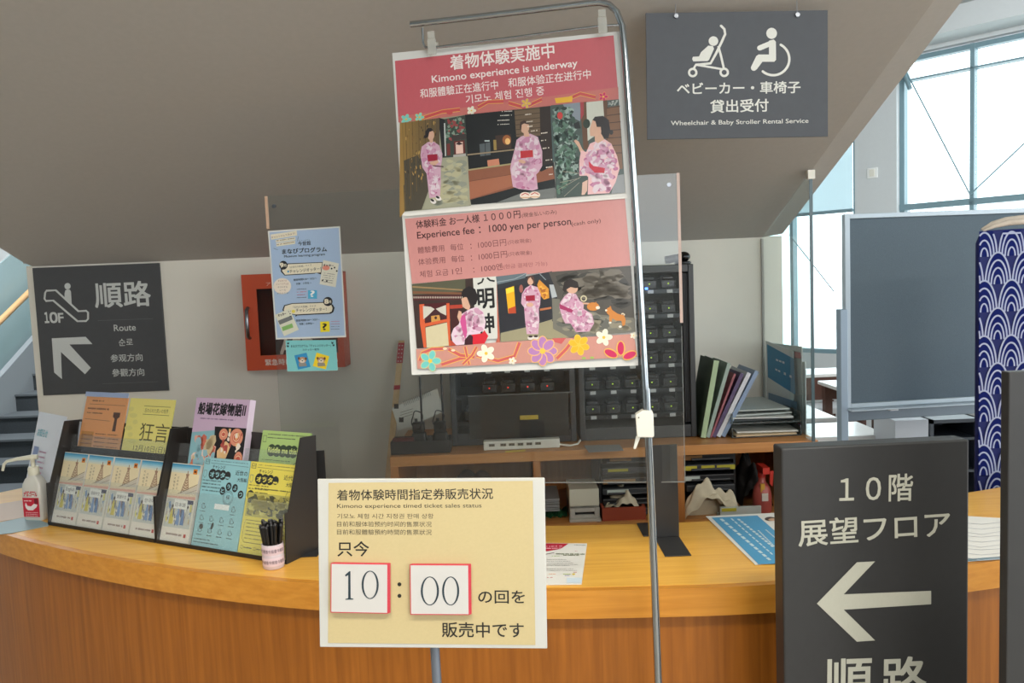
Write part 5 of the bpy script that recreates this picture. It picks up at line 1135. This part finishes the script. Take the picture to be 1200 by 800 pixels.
p.poly([(206, 552), (331, 423), (388, 420), (290, 523), (563, 512), (563, 554), (290, 571), (388, 667), (331, 671)], IV2)
p.text('順', 230, 868, 378, 862, IV2, h=140, bold=.02); p.text('路', 408, 862, 545, 857, IV2, h=140, bold=.02)
p.build('lettering', MPRS, t)
sy = 1.3; a = atY(1182.5, 436, sy)
t = thing('dark_sign_panel', 'tall charcoal board cut off by the right edge of the photo', 'board', (a.x+.2, sy+.02, 0))
m = MB(); m.box((a.x, sy, .02), (a.x+.42, sy+.022, a.z)); obj('board', m, MSIGN2, t, .002)
m = MB(); m.box((a.x-.02, sy-.1, 0), (a.x+.44, sy+.12, .02)); obj('base', m, MSIGN2, t, .003)
# ================================================================== LEAFLET RACKS
LEAN = math.radians(17); 
def rackframe(O, E): 
    X = (E-O); W_ = X.length; X = X.normalized(); B = ZZ.cross(X); return O, X, B, W_
MRACK = mat('rack_black', (40, 36, 33), .35, noise=.03)
def leaflet_rack(O, E, label):
    O, X, B, W_ = rackframe(O, E); t = thing('leaflet_rack', label, 'rack', O+X*W_/2+B*.07)
    for x in (-.003, W_):
        prof = [(0.0, 0), (.006, .14), (.018, .14), (.085, .333), (.148, .328), (.130, 0)]
        m = MB(); m.prism([O+X*x+B*d_+ZZ*z for d_, z in prof], X*.003); obj('side_panel', m, MRACK, t)
    m = MB(); m.slab([O+B*.14+ZZ*.326, O+B*.14+X*W_+ZZ*.326, O+B*.127+X*W_+ZZ*.002, O+B*.127+ZZ*.002], B*.003); obj('back_panel', m, MRACK, t)
    m = MB(); m.fbox(O, X, B, ZZ, (0, 0, .0008), (W_, .128, .006)); obj('base', m, MRACK, t)
    m = MB(); m.fbox(O, X, B, ZZ, (0, -.002, .0008), (W_, .001, .012)); obj('front_lip', m, MBLK, t)
    s = math.sin(LEAN); c = math.cos(LEAN)
    m = MB(); a = O+B*.028+ZZ*.007; m.slab([a+B*s*.25+ZZ*c*.25, a+X*W_+B*s*.25+ZZ*c*.25, a+X*W_, a], B*.002); obj('divider', m, MRACK, t)
    m = MB(); a = O+B*.001+ZZ*.012; m.slab([a+B*s*.15+ZZ*c*.15, a+X*W_+B*s*.15+ZZ*c*.15, a+X*W_, a], -B*.0015); obj('clear_front', m, MCLR, t)
    m = MB(); a = O+B*.066+ZZ*.13; m.slab([a+B*s*.16+ZZ*c*.16, a+X*W_+B*s*.16+ZZ*c*.16, a+X*W_, a], -B*.0015); obj('clear_upper_front', m, MCLR, t)
    return O, X, B, W_
def flyer(fr, u, d0, z0, w_, h_, name, label, draw, lean=LEAN, th=.004, group=None, edge=(226, 222, 212), cat='leaflet', pm=None, n=None):
    O, X, B, W_ = fr; s, c = math.sin(lean), math.cos(lean); Yv = B*s+ZZ*c; Nv = X.cross(Yv)
    bl = O+X*u+B*d0+ZZ*z0; tl = bl+Yv*h_
    t = thing(name, label, cat, bl+X*w_/2, group)
    m = MB(); m.slab([tl, tl+X*w_, bl+X*w_, bl], -Nv*th); obj('sheets', m, mat('edge_%d_%d_%d' % edge, edge, .7), t)
    p = Pr(tl+Nv*.0004, X, Yv, .00001).norm(w_, h_); draw(p); p.build('print', pm or MPR, t); return t
O1 = atZ(57, 615, .9); O2 = atZ(183, 636, .9); E2 = atZ(335, 661, .9)
R1 = leaflet_rack(O1, O2-(O2-O1).normalized()*.006, 'left black leaflet rack holding four matching tower leaflets on the counter')
R2 = leaflet_rack(O2+(E2-O2).normalized()*.003, E2, 'right black leaflet rack with blue and yellow flyers on the counter')
def tower(lang, faint):
    def d(p):
        p.rect(0, 0, 100, 100, (226, 222, 208)); p.rect(0, 2, 100, 44, (232, 218, 180))
        for k, cc in enumerate(((70, 150, 190), (110, 176, 206), (150, 198, 214), (186, 212, 214), (210, 216, 204))): p.rect(0, 1+k*2.2, 100, 3.4+k*2.2, cc)
        p.rect(78, 6, 92, 12.5, (214, 130, 40)); p.rect(81, 8, 89, 10.5, (90, 40, 20))
        T_ = (158, 126, 104)
        p.line([(58, 16), (44, 40)], 2.2, T_); p.line([(62, 16), (74, 40)], 2.2, T_); p.line([(60, 9), (60, 17)], 3, T_)
        for k in range(7): y = 17+k*3.4; q = (y-16)/24; p.line([(58-14*q, y), (62+12*q, y)], .7, T_); p.line([(58-14*q, y), (62+12*(q+.13), y+3)], .8, T_); p.line([(62+12*q, y), (58-14*(q+.13), y+3)], .8, T_)
        p.poly([(54, 13), (66, 13), (64, 16), (56, 16)], T_)
        p.poly([(20, 44), (100, 26), (100, 44)], (204, 196, 180)); p.line([(20, 43), (100, 25)], .9, (120, 110, 100)); p.line([(40, 43), (100, 32)], .7, (150, 140, 128))
        p.rect(0, 40, 100, 45, (222, 168, 152)); p.poly([(0, 40), (100, 38), (100, 41), (0, 43)], (224, 208, 176))
        for k in range(5): p.text('大大阪モダン'[k % 5], 14, 17+k*4.5, 21, 17+k*4.5, (90, 80, 70), h=3) if not faint else None
        for k in range(4): p.text('大阪市立住'[k], 26, 20+k*4.5, 32, 20+k*4.5, (110, 100, 88), h=3)
        p.rect(4, 46, 96, 82, (196, 200, 196))
        p.scatter([(5, 48), (95, 47), (95, 80), (5, 80)], [(120, 150, 190), (220, 210, 120), (170, 140, 130), (226, 224, 210), (90, 100, 120)], 70, 2, 6, 17, asp=.6, rot=0)
        for x, cc in ((26, (206, 190, 80)), (50, (120, 150, 196)), (66, (96, 130, 180)), (80, (200, 200, 190))): p.poly([(x-6, 78), (x-4, 62), (x, 56), (x+4, 62), (x+7, 78)], cc); p.ell(x, 55, 3, 2, (60, 50, 50))
        p.rect(62, 46, 96, 51, (60, 64, 90)); p.rect(0, 82, 100, 100, (230, 224, 214)); p.dashes(18, 90.5, 76, 90.5, 3, (120, 90, 84), seg=3); p.rect(80, 88.5, 88, 93, (190, 60, 50))
        p.rect(30, 46.5, 76, 58, (236, 236, 230)); p.text(lang, 35, 55.2, 71, 55.2, (40, 44, 60), h=5.2 if len(lang) < 6 else None)
    return d
langs = [('English', 'first tower leaflet from the left, tagged English'), ('日本中文', ''), ('繁體中文', ''), ('한국어', '')]
LB = ['leftmost tower leaflet in the left rack, language tag English', 'second tower leaflet from the left in the left rack', 'third tower leaflet from the left in the left rack', 'rightmost tower leaflet in the left rack, Korean tag']
for k, (lg, _) in enumerate((('English', 0), ('简体中文', 0), ('繁體中文', 0), ('한국어', 0))):
    flyer(R1, .004+k*.1275, .008, .008, .120, .232, 'tower_leaflet', LB[k], tower(lg, k == 0), th=.008, group=None)
flyer(R2, .004, .008, .008, .120, .232, 'tower_leaflet', 'tower leaflet with Japanese tag at left of the right rack', tower('日本語', False), th=.010)
def mono(col, body):
    def d(p): p.rect(0, 0, 100, 100, col); body(p)
    return d
K = (50, 56, 60)
def otter(col, title2, mid):
    def b(p):
        p.rect(2.5, 2, 12, 7.5, K); p.rect(3.3, 2.5, 11.2, 7, col); p.text('9月' if mid == 'drawings' else '8月', 4, 6, 10.5, 6, K, h=2.6)
        p.dashes(16, 3.2, 96, 3.2, 1.1, K, seg=4, gap=.4); p.line([(15, 6), (98, 7)], .35, K)
        p.text('チャレンジ', 20, 12, 48, 12, K, h=4, bold=.02)
        for k, (cx, r) in enumerate(((22, 8.5), (34, 8), (45, 8), (56, 6.5))): p.ell(cx, 18.5, r, r*.72, (44, 46, 46)); p.text('オッター'[k], cx-r*.6, 21.5, cx+r*.6, 21.5, col, h=5.5 if k < 3 else 1.2, bold=.04)
        p.text(title2, 72, 17, 98, 17, K, h=5.2, bold=.01); p.text('大阪編', 78, 24, 98, 24, K, h=4.4, bold=.01)
        p.line([(3, 15), (9, 15), (9, 21), (6, 23.5), (3, 21)], .8, (110, 130, 130), True)
        for k in range(4): p.dashes(3, 26+k*3.8, 44, 26+k*3.8, 1.5, K, seg=3, gap=.35)
        if mid == 'drawings':
            for k, (cx, cy) in enumerate(((50, 36), (62, 30.5), (76, 31.5), (90, 38))): p.ell(cx, cy, 6, 4.6, (44, 46, 46)); p.text('とうぶつ'[k], cx-3.2, cy+2.2, cx+3.2, cy+2.2, col, h=4.4, bold=.03)
            p.ring(64, 43, 11, .5, K, ry=8); p.ring(64, 43, 9, .4, K, ry=6.5); p.text('探', 60, 45, 68, 45, K, h=5)
            p.rect(38, 51, 70, 57, (236, 238, 236))
            for r_ in range(3):
                for c_ in range(4):
                    cx, cy = 14+c_*22, 52+r_*13+4
                    if r_ == 0 and c_ in (1, 2): continue
                    p.ring(cx, cy-1, 4.5, .6, (90, 104, 104), 0, 300-r_*40, 14, ry=3); p.line([(cx-4, cy+2), (cx, cy-4), (cx+5, cy+1)], .7, (80, 92, 92)); p.dashes(cx-6, cy+5, cx+6, cy+5, 1.1, (70, 80, 80), seg=3)
            p.ell(16, 78, 4.5, 3, (60, 66, 64)); p.ell(40, 76, 2.6, 4.2, (60, 66, 64), .4)
            p.dashes(4, 92, 40, 92, 1.2, K, seg=3); p.dashes(4, 95.5, 60, 95.5, 1.2, K, seg=3)
        else:
            p.ell(9, 37, 7, 5.4, (44, 46, 46)); p.text('街', 5.5, 40, 12.5, 40, col, h=5, bold=.03); p.dashes(16, 29, 84, 29, 1.4, K, seg=3)
            p.rect(4, 34, 94, 60, (186, 178, 96)); p.scatter([(5, 35), (93, 35), (93, 59), (5, 59)], [(120, 118, 80), (206, 200, 120), (96, 96, 72), (160, 152, 84)], 130, 1.5, 5, 27, asp=2.2, rot=0)
            p.ring(88, 34, 7, .5, K, ry=5)
            p.line([(8, 64), (92, 64), (95, 68), (95, 84), (90, 88), (10, 88), (5, 84), (5, 68)], .5, K, True)
            for k in range(5): p.dashes(10, 67.5+k*4, 88, 67.5+k*4, 1.3, K, seg=3, gap=.35)
            p.line([(5, 92), (9, 92), (9, 95), (5, 95)], .5, K, True); p.line([(32, 92), (36, 92), (36, 95), (32, 95)], .5, K, True); p.dashes(11, 93.5, 28, 93.5, 1.6, K, seg=3); p.dashes(38, 93.5, 58, 93.5, 1.6, K, seg=3)
    return mono(col, b)
flyer(R2, .137, .008, .008, .182, .257, 'flyer', 'light blue quiz flyer with small drawings in front of the right rack', otter((150, 200, 208), '近世の', 'drawings'), th=.009, edge=(150, 200, 208))
flyer(R2, .322, .008, .008, .182, .257, 'flyer', 'yellow quiz flyer with a landscape picture at right of the right rack', otter((228, 214, 96), '近代の', 'map'), th=.009, edge=(228, 214, 96))
def green(p):
    p.dashes(12, 4, 96, 4, 1.3, K, seg=3); p.dashes(12, 8, 70, 8, 1.3, K, seg=3)
    p.line([(3, 6), (10, 6), (10, 13), (3, 13)], .6, K, True)
    for k, cx in enumerate((24, 36, 48, 60, 70)): p.ell(cx, 22, 9, 7, (60, 76, 56))
    p.text('Riddle me this!', 17, 24.5, 78, 24.5, (206, 220, 140), h=6, bold=.04); p.ring(90, 22, 6, .6, K, ry=4.5)
    for k in range(5): p.dashes(6, 33+k*4, 66, 33+k*4, 1.3, (90, 110, 70), seg=3)
    p.ring(84, 44, 15, .7, K, ry=11); p.ring(84, 44, 12.5, .5, K, ry=9); p.text('Let\'s', 78, 42, 91, 42, K, h=3.6); p.text('Try!', 79, 48, 90, 48, K, h=3.6)
    for k in range(8): p.dashes(6, 56+k*4.4, 90, 56+k*4.4, 1.3, (90, 110, 70), seg=3)
flyer(R2, .318, .066, .088, .182, .257, 'flyer', 'light green riddle flyer in the upper tier of the right rack', mono((178, 206, 128), green), th=.006, edge=(178, 206, 128))
def bride(p):
    p.rect(0, 0, 100, 100, (206, 178, 204))
    p.text('船場花嫁物語Ⅱ', 6, 16, 94, 16, (20, 16, 22), h=11.5, bold=.045, slant=.05); p.dashes(12, 20, 78, 20, 1.4, (120, 90, 130), seg=3)
    p.poly([(0, 34), (52, 30), (54, 100), (0, 100)], (140, 186, 196)); p.poly([(42, 27), (100, 27), (100, 100), (54, 100)], (30, 26, 28))
    p.scatter([(4, 36), (50, 33), (52, 98), (4, 98)], [(226, 168, 150), (236, 208, 190), (206, 110, 90), (150, 190, 200), (210, 190, 150)], 110, 2, 7, 33)
    p.scatter([(0, 60), (16, 62), (16, 98), (1, 98)], [(214, 120, 80), (232, 180, 120)], 24, 2, 5, 37)
    for cx, cy, r in ((84, 36, 12), (60, 34, 8), (92, 56, 10), (86, 82, 11), (72, 92, 8)):
        p.ell(cx-0, cy, r if cx+r < 100 else 99.5-cx, r*.7, (226, 150, 120)); p.ell(cx, cy, r*.6, r*.42, (206, 96, 80)); p.ring(cx, cy, r*.45, 1, (240, 200, 160), ry=r*.3)
    p.poly([(52, 50), (66, 40), (76, 44), (70, 56), (60, 62), (54, 60)], (232, 190, 140)); p.poly([(56, 72), (74, 58), (90, 70), (99, 66), (99, 78), (72, 82)], (222, 214, 210)); p.poly([(60, 86), (76, 80), (84, 96), (64, 99)], (196, 130, 110))
    p.scatter([(56, 28), (98, 28), (98, 98), (58, 98)], [(236, 190, 130), (190, 90, 80), (240, 226, 210)], 34, 1.5, 4, 39)
    p.rect(22, 72, 56, 77.5, (230, 232, 230)); p.rect(70, 73, 99, 78, (232, 230, 226))
flyer(R2, .050, .062, .118, .222, .315, 'book', 'lilac book with flowery cover rising from the right rack', bride, th=.024, edge=(224, 206, 222), cat='book', lean=math.radians(15))
def orange(p):
    p.rect(0, 0, 100, 100, (246, 172, 108)); O_ = (120, 72, 40)
    p.dashes(16, 5, 44, 5, 2, O_, seg=4); p.line([(10, 9), (96, 9)], .4, O_)
    p.dashes(8, 14, 60, 14, 2.4, O_, seg=3); p.dashes(8, 19, 46, 19, 1.6, O_, seg=3)
    p.poly([(72, 17), (88, 17), (88, 22), (83, 24), (84, 38), (76, 38), (77, 24), (72, 22)], (96, 66, 50))
    p.line([(5, 26), (66, 27), (66, 28)], .4, O_)
    for k in range(8): 
        for x in (6, 38, 68): p.dashes(x, 42+k*4.6, x+26, 42+k*4.6, 1.5, O_, seg=3)
    p.rect(4, 40, 34, 78, (214, 146, 70)); 
    for k in range(7): p.dashes(6, 44+k*4.8, 32, 44+k*4.8, 1.5, O_, seg=3)
    p.ring(60, 78, 4, 1.6, O_, 0, 300, 8)
flyer(R1, .030, .066, .125, .210, .297, 'flyer', 'orange flyer in a clear sleeve standing at left of the upper tier', orange, th=.003, edge=(226, 160, 108))
def kyogen(p):
    p.rect(0, 0, 100, 100, (236, 224, 132)); G = (104, 96, 50)
    for k in range(6): p.ell(6+(k*7) % 20, 12+k*7, 9 if k % 2 else 6, 2.6, (226, 216, 132))
    p.line([(34, 8), (92, 8), (92, 17), (34, 17)], .5, G, True); p.text('忘れられた笑いの世界', 37, 15, 89, 15, G, h=4.6)
    p.text('狂言', 34, 46, 98, 46, (90, 84, 50), h=20); p.text('12月10日(日)', 26, 58, 96, 58, (90, 84, 50), h=7.5); p.text('14時〜15時30分', 26, 67, 84, 67, G, h=4)
    p.rect(88, 64, 100, 84, (120, 108, 80)); p.ell(94, 70, 4, 4, (206, 176, 140)); p.dashes(10, 80, 70, 80, 1.6, G, seg=3)
flyer(R1, .252, .066, .125, .210, .297, 'flyer', 'mustard yellow performance flyer beside the orange one', kyogen, th=.003, edge=(212, 204, 104))
# clear sleeve around the orange flyer
fr = R1; s, c = math.sin(LEAN), math.cos(LEAN); bl = fr[0]+fr[1]*.026+fr[2]*.060+ZZ*.12; Yv = fr[2]*s+ZZ*c
m = MB(); m.slab([bl+Yv*.318, bl+fr[1]*.218+Yv*.318, bl+fr[1]*.218, bl], -fr[1].cross(Yv)*-.001); sl = obj('clear_sleeve', m, glassmat('sleeve_film', (251, 252, 254), .08, base=.02, haze=0)); tag(sl, 'clear plastic sleeve with bluish rim around the orange flyer', 'sleeve')
m = MB(); m.slab([bl+Yv*.318, bl+fr[1]*.218+Yv*.318, bl+fr[1]*.218+Yv*.302, bl+Yv*.302], fr[1].cross(Yv)*-.0012); obj('rim', m, mat('sleeve_rim', (176, 192, 222), .3), sl)

# ================================================================== SANITISER, STANDING SHEETS, PAPERS, PEN CUP
flat('blue_mat', 'pale blue printed sheet lying under the sanitiser bottle', 'sheet', [(-30, 618), (30, 606), (38, 607), (56, 613), (57, 616), (14, 624.5), (-10, 627)], .901, mat('pale_blue_paper', (150, 178, 186), .6))
flat('beige_reflection_patch', 'flat pinkish beige patch painting sky reflection at the far left of the counter', 'patch', [(-60, 596), (-10, 592), (28, 586), (34, 600), (30, 606), (-30, 616)], .9008, mat('painted_sky_reflection', (206, 184, 166), .6))  # sky reflection on the counter top, laid on as a coloured sheet
sc = atZ(44.5, 608, .9); sX = V((math.cos(-.2), math.sin(-.2), 0)); sY = ZZ.cross(sX)
t = thing('sanitiser_bottle', 'white translucent hand sanitiser pump bottle with red label at left', 'bottle', sc)
mb_ = mat('translucent_white', (214, 212, 202), .3, coat=.3)
def rr(wx, wy, z):   # rounded rectangle ring
    pts = []
    for k in range(24):
        a = 2*math.pi*k/24; ca, sa = math.cos(a), math.sin(a); e = .45
        pts.append(sc+sX*(wx*math.copysign(abs(ca)**e, ca))+sY*(wy*math.copysign(abs(sa)**e, sa))+ZZ*z)
    return pts
m = MB(); prof = [(.034, .020, .001), (.038, .024, .006), (.038, .024, .110), (.036, .022, .125), (.026, .018, .142), (.016, .015, .150), (.014, .014, .156)]
vs = []; fs = []
for w_, d_, z in prof: vs += rr(w_, d_, z)
for i in range(len(prof)-1):
    for k in range(24): fs.append((i*24+k, i*24+(k+1) % 24, (i+1)*24+(k+1) % 24, (i+1)*24+k))
m.add(vs, fs, 0, True); m.add(vs[:24], [tuple(range(24))]); m.add(vs[-24:], [tuple(range(24))]); obj('body', m, mb_, t)
m = MB(); m.lathe(sc+ZZ*.154, [(.017, 0), (.0175, .002), (.0175, .022), (.015, .028)], 22); obj('collar', m, mat('pump_ivory', (222, 218, 196), .4), t)
m = MB(); m.lathe(sc+ZZ*.182, [(.007, 0), (.007, .022), (.010, .024), (.010, .032)], 16)
L_ = -(sX*.8)+V((0, -.25, 0)); L_.normalize()
m.tube([sc+ZZ*.214-L_*.016, sc+ZZ*.214, sc+ZZ*.211+L_*.05, sc+ZZ*.205+L_*.082, sc+ZZ*.196+L_*.092, sc+ZZ*.174+L_*.098], [.008, .009, .006, .005, .005, .0045], 12); obj('pump', m, mat('pump_ivory', (222, 218, 196), .4), t)
lp = sc-sY*.0246+ZZ*.11-sX*.032; p = Pr(lp, sX, ZZ, .00002).norm(.064, .095)
RD = (196, 36, 56)
p.text('アルコール', 10, 26, 92, 26, RD, h=13, bold=.05, slant=.1); p.dashes(22, 10, 84, 10, 6, RD, seg=4)
p.rect(2, 31, 100, 100, RD); p.poly([(14, 58), (20, 48), (30, 60), (50, 62), (70, 52), (90, 56), (84, 64), (60, 76), (30, 76), (18, 68)], (236, 226, 220)); p.rect(72, 34, 94, 52, (120, 30, 40)); p.dashes(10, 42, 60, 42, 4, (236, 226, 220), seg=4); 
for k in range(3): p.dashes(14, 84+k*6, 90, 84+k*6, 2.6, (232, 200, 196), seg=3)
p.build('red_label', MPR, t)
def leafdraw(cols):
    def f(p):
        p.norm(.14, .36)
        p.text('お知らせ', 16, 24, 70, 24, cols[0], h=8, bold=.02); p.rect(14, 34, 40, 60, cols[1]); 
        for k in range(7): p.dashes(46, 38+k*5, 82, 38+k*5, 1.8, cols[2], seg=3)
        for k in range(5): p.dashes(14, 68+k*5, 66, 68+k*5, 1.8, cols[0], seg=3)
    return f
def sloped(name, label, pxs, Ys, mt, cols, cat='notice'):
    q = [atY(x, y, Y) for (x, y), Y in zip(pxs, Ys)]; Xv = (q[1]-q[0]).normalized(); Yv = (q[0]-q[3]); Yv = (Yv-Xv*Yv.dot(Xv)).normalized(); Nv = Xv.cross(Yv)
    t = thing(name, label, cat, (q[2]+q[3])/2); m = MB(); m.slab(q, -Nv*.002); obj('sheet', m, mt, t)
    p = Pr(q[0]+Nv*.001, Xv, Yv, .00002); leafdraw(cols)(p); p.build('print', MPR, t)
mw_ = mat('blue_white_plastic', (232, 236, 244), .25, coat=.4)
sloped('notice_holder', 'bluish white standing notice behind the sanitiser bottle', [(46, 482), (78, 488), (60, 602), (26, 585)], [2.86, 2.74, 2.70, 2.79], mw_, ((120, 190, 200), (150, 166, 206), (206, 150, 180)))
sloped('notice_holder', 'bluish white standing notice tucked behind the left rack', [(69, 490), (95, 494), (80, 604), (52, 600)], [2.80, 2.70, 2.66, 2.74], mw_, ((120, 140, 180), (90, 160, 190), (150, 150, 170)))
# pen cup with black pencils
pc = atZ(320.5, 668, .9); pc.y += .0; pc = atZ(321, 664, .9)
t = thing('pencil_cup', 'small clear cup wrapped in lilac printed tape beside the right rack', 'cup', pc)
m = MB(); m.lathe(pc+ZZ*.001, [(.027, 0), (.0285, .003), (.0285, .066), (.0265, .066), (.0265, .006), (.001, .005)], 28); obj('body', m, mat('cup_lilac', (206, 190, 196), .3, coat=.4), t)
for z_, txt in ((.010, '今昔館今昔館今昔館今昔館'), (.040, '今昔館今昔館今昔館今昔館')):
    m = MB(); m.lathe(pc+ZZ*z_, [(.0288, 0), (.029, .001), (.029, .021), (.0288, .022)], 28); bd = obj('tape_band', m, mat('tape_band', (222, 200, 208), .4), t)
    p = Pr(pc, V((1, 0, 0)), ZZ); 
    for k in range(11):
        a = math.radians(-165+k*15); c = pc+V((math.cos(a), math.sin(a), 0))*.0294+ZZ*(z_+.011); Xv = V((-math.sin(a), math.cos(a), 0))
        g, fs_ = glyphs('館昔今'[k % 3], .02); o = len(p.v); p.v += [c+Xv*((x-.5)*.0075)+ZZ*((y-.35)*.010) for x, y in g]
        for f in fs_: p.f.append([o+i for i in f]); p.c.append(lin((70, 40, 60)))
    p.build('tape_print', MPR, bd)
rn = random.Random(5); pcol = mat('pencil_black', (22, 22, 24), .35)
for k in range(28):
    a = 2*math.pi*k/14+rn.uniform(-.1, .1); r0 = rn.uniform(.002, .012) if k >= 14 else .020; r1 = r0+rn.uniform(.003, .012); hgt = rn.uniform(.112, .128)
    b0 = pc+V((math.cos(a)*r0*.7, math.sin(a)*r0*.7, .008)); b1 = pc+V((math.cos(a)*r1, math.sin(a)*r1, hgt))
    t = thing('black_pencil', 'slim black pencil standing in the bundle in the lilac cup', 'pencil', b0, 'black pencils in the lilac cup')
    m = MB(); m.tube([b0, b1], .0046, 6); obj('shaft', m, pcol, t)
    m = MB(); d = (b1-b0).normalized(); m.tube([b1, b1+d*.004], [.0044, .0022], 6); obj('end_cap', m, mat('cap_grey', (60, 60, 64), .3), t)
# flyers lying on the counter 
def lying(name, label, px4, mt, fn, cat='flyer', z=.9012):
    q = [atZ(x, y, z) for x, y in px4]; t = thing(name, label, cat, sum(q, V((0, 0, 0)))/4)
    m = MB(); m.prism([a for a in q], V((0, 0, .0012))); obj('sheet', m, mt, t)
    p = Pr(q[0]+ZZ*.0018, V((1, 0, 0)), V((0, 1, 0)), .00002); fn(p); p.build('print', MPR, t)
def redfly(p):
    p.view(630, 630, 12.31)
    p.poly([(-40, 78), (445, 82), (330, 160), (90, 200), (-40, 205)], (186, 24, 56)); p.dashes(100, 125, 355, 118, 18, (236, 190, 200), seg=3); p.dashes(100, 152, 340, 150, 16, (236, 190, 200), seg=3)
    p.line([(90, 242), (240, 212)], 8, (110, 80, 90)); p.dashes(265, 230, 680, 236, 22, (110, 120, 90), seg=2); p.dashes(200, 262, 320, 262, 10, (140, 190, 60), seg=3); p.dashes(360, 250, 600, 252, 14, (100, 110, 70), seg=3)
    p.dashes(530, 102, 700, 108, 9, (60, 60, 66), seg=3); p.dashes(540, 190, 580, 190, 9, (200, 60, 80), seg=3)
    for k, y in enumerate((312, 338, 362, 385, 400, 448, 472)): p.dashes(130, y, 420+(k*53) % 170, y, 6, (120, 120, 120), seg=3)
    p.dashes(140, 572, 220, 572, 12, (180, 40, 60), seg=6); p.dashes(160, 522, 272, 522, 9, (226, 150, 80), seg=4); p.dashes(370, 525, 480, 525, 12, (170, 200, 90), seg=4); p.dashes(518, 498, 566, 498, 10, (200, 50, 60), seg=6); p.ell(520, 525, 24, 12, (230, 210, 90)); p.dashes(390, 545, 460, 545, 8, (120, 110, 190), seg=3)
    p.rect(420, 575, 640, 650, (206, 222, 232))
lying('flyer', 'white flyer with crimson heading lying behind the ticket status sign', [(632, 636.4), (688, 637), (681.5, 684.8), (625, 685.6)], MPAPER, redfly)
def bluefly(p):
    p.view(820, 590, 8.889)
    p.poly([(125, 145), (600, 122), (1010, 480), (1010, 618), (612, 630)], (84, 160, 204)); p.ell(735, 158, 58, 22, (70, 52, 44)); p.ell(760, 165, 45, 14, (206, 170, 140))
    for a_, b_, th in (((205, 158), (730, 600), 26), ((320, 155), (760, 540), 14), ((385, 160), (760, 460), 22), ((600, 280), (770, 450), 14), ((680, 275), (790, 370), 14)): 
        L = 12
        for k in range(L):
            f0, f1 = k/L, (k+.72)/L; x0, y0 = a_[0]+(b_[0]-a_[0])*f0, a_[1]+(b_[1]-a_[1])*f0; x1, y1 = a_[0]+(b_[0]-a_[0])*f1, a_[1]+(b_[1]-a_[1])*f1
            p.poly([(x0, y0), (x1, y1), (x1+th*1.2, y1-th*.1), (x0+th*1.2, y0-th*.1)], (206, 226, 232))
lying('laminated_notice', 'blue laminated notice with white lettering lying beside the floor sign', [(827, 605), (940, 599.5), (960, 656), (885, 662)], MPAPER, bluefly, 'notice')
def sketch(p):
    p.photo()
    for k in range(9): p.line([(1125, 612+k*5), (1150, 614+k*5+(k % 3)), (1180, 611+k*5.2), (1210, 616+k*5)], .5, (190, 192, 196))
lying('paper_sheets', 'white printed sheets lying on the counter between floor sign and right edge', [(1120, 604), (1168, 607), (1215, 610), (1215, 649), (1120, 655.5)], MPAPER, sketch, 'papers', .9045)
lying('clipboard_sheet', 'translucent folder lying under the white sheets at right', [(1118, 606), (1217, 608), (1217, 652), (1118, 659)], mat('folder_blue', (176, 196, 208), .3), lambda p: (p.photo(), p.line([(1122, 657), (1214, 650.5)], .8, (90, 130, 140))), 'folder', .9012)
# unseen ceiling fittings; the stair, rear and window ones house added fill lights
for (x, y, lb) in ((-1.2, .1, 'rectangular ceiling light above the left part of the counter'), (1.0, .1, 'rectangular ceiling light above the right part of the counter'), (-4.2, 6.2, 'added rectangular fill light over the staircase'), (.9, -4.4, 'added rectangular fill light at the middle rear of the hall'), (2.9, -3.6, 'added rectangular fill light at the right rear of the hall'), (3.6, 4.2, 'added rectangular fill light near the windows')):
    t = thing('ceiling_or_fill_fitting', lb, 'light', (x, y, 3.86), 'hall ceiling lights')
    m = MB(); m.box((x-.64, y-.29, 3.86), (x+.64, y+.29, 3.879)); obj('frame', m, MWHITE, t)
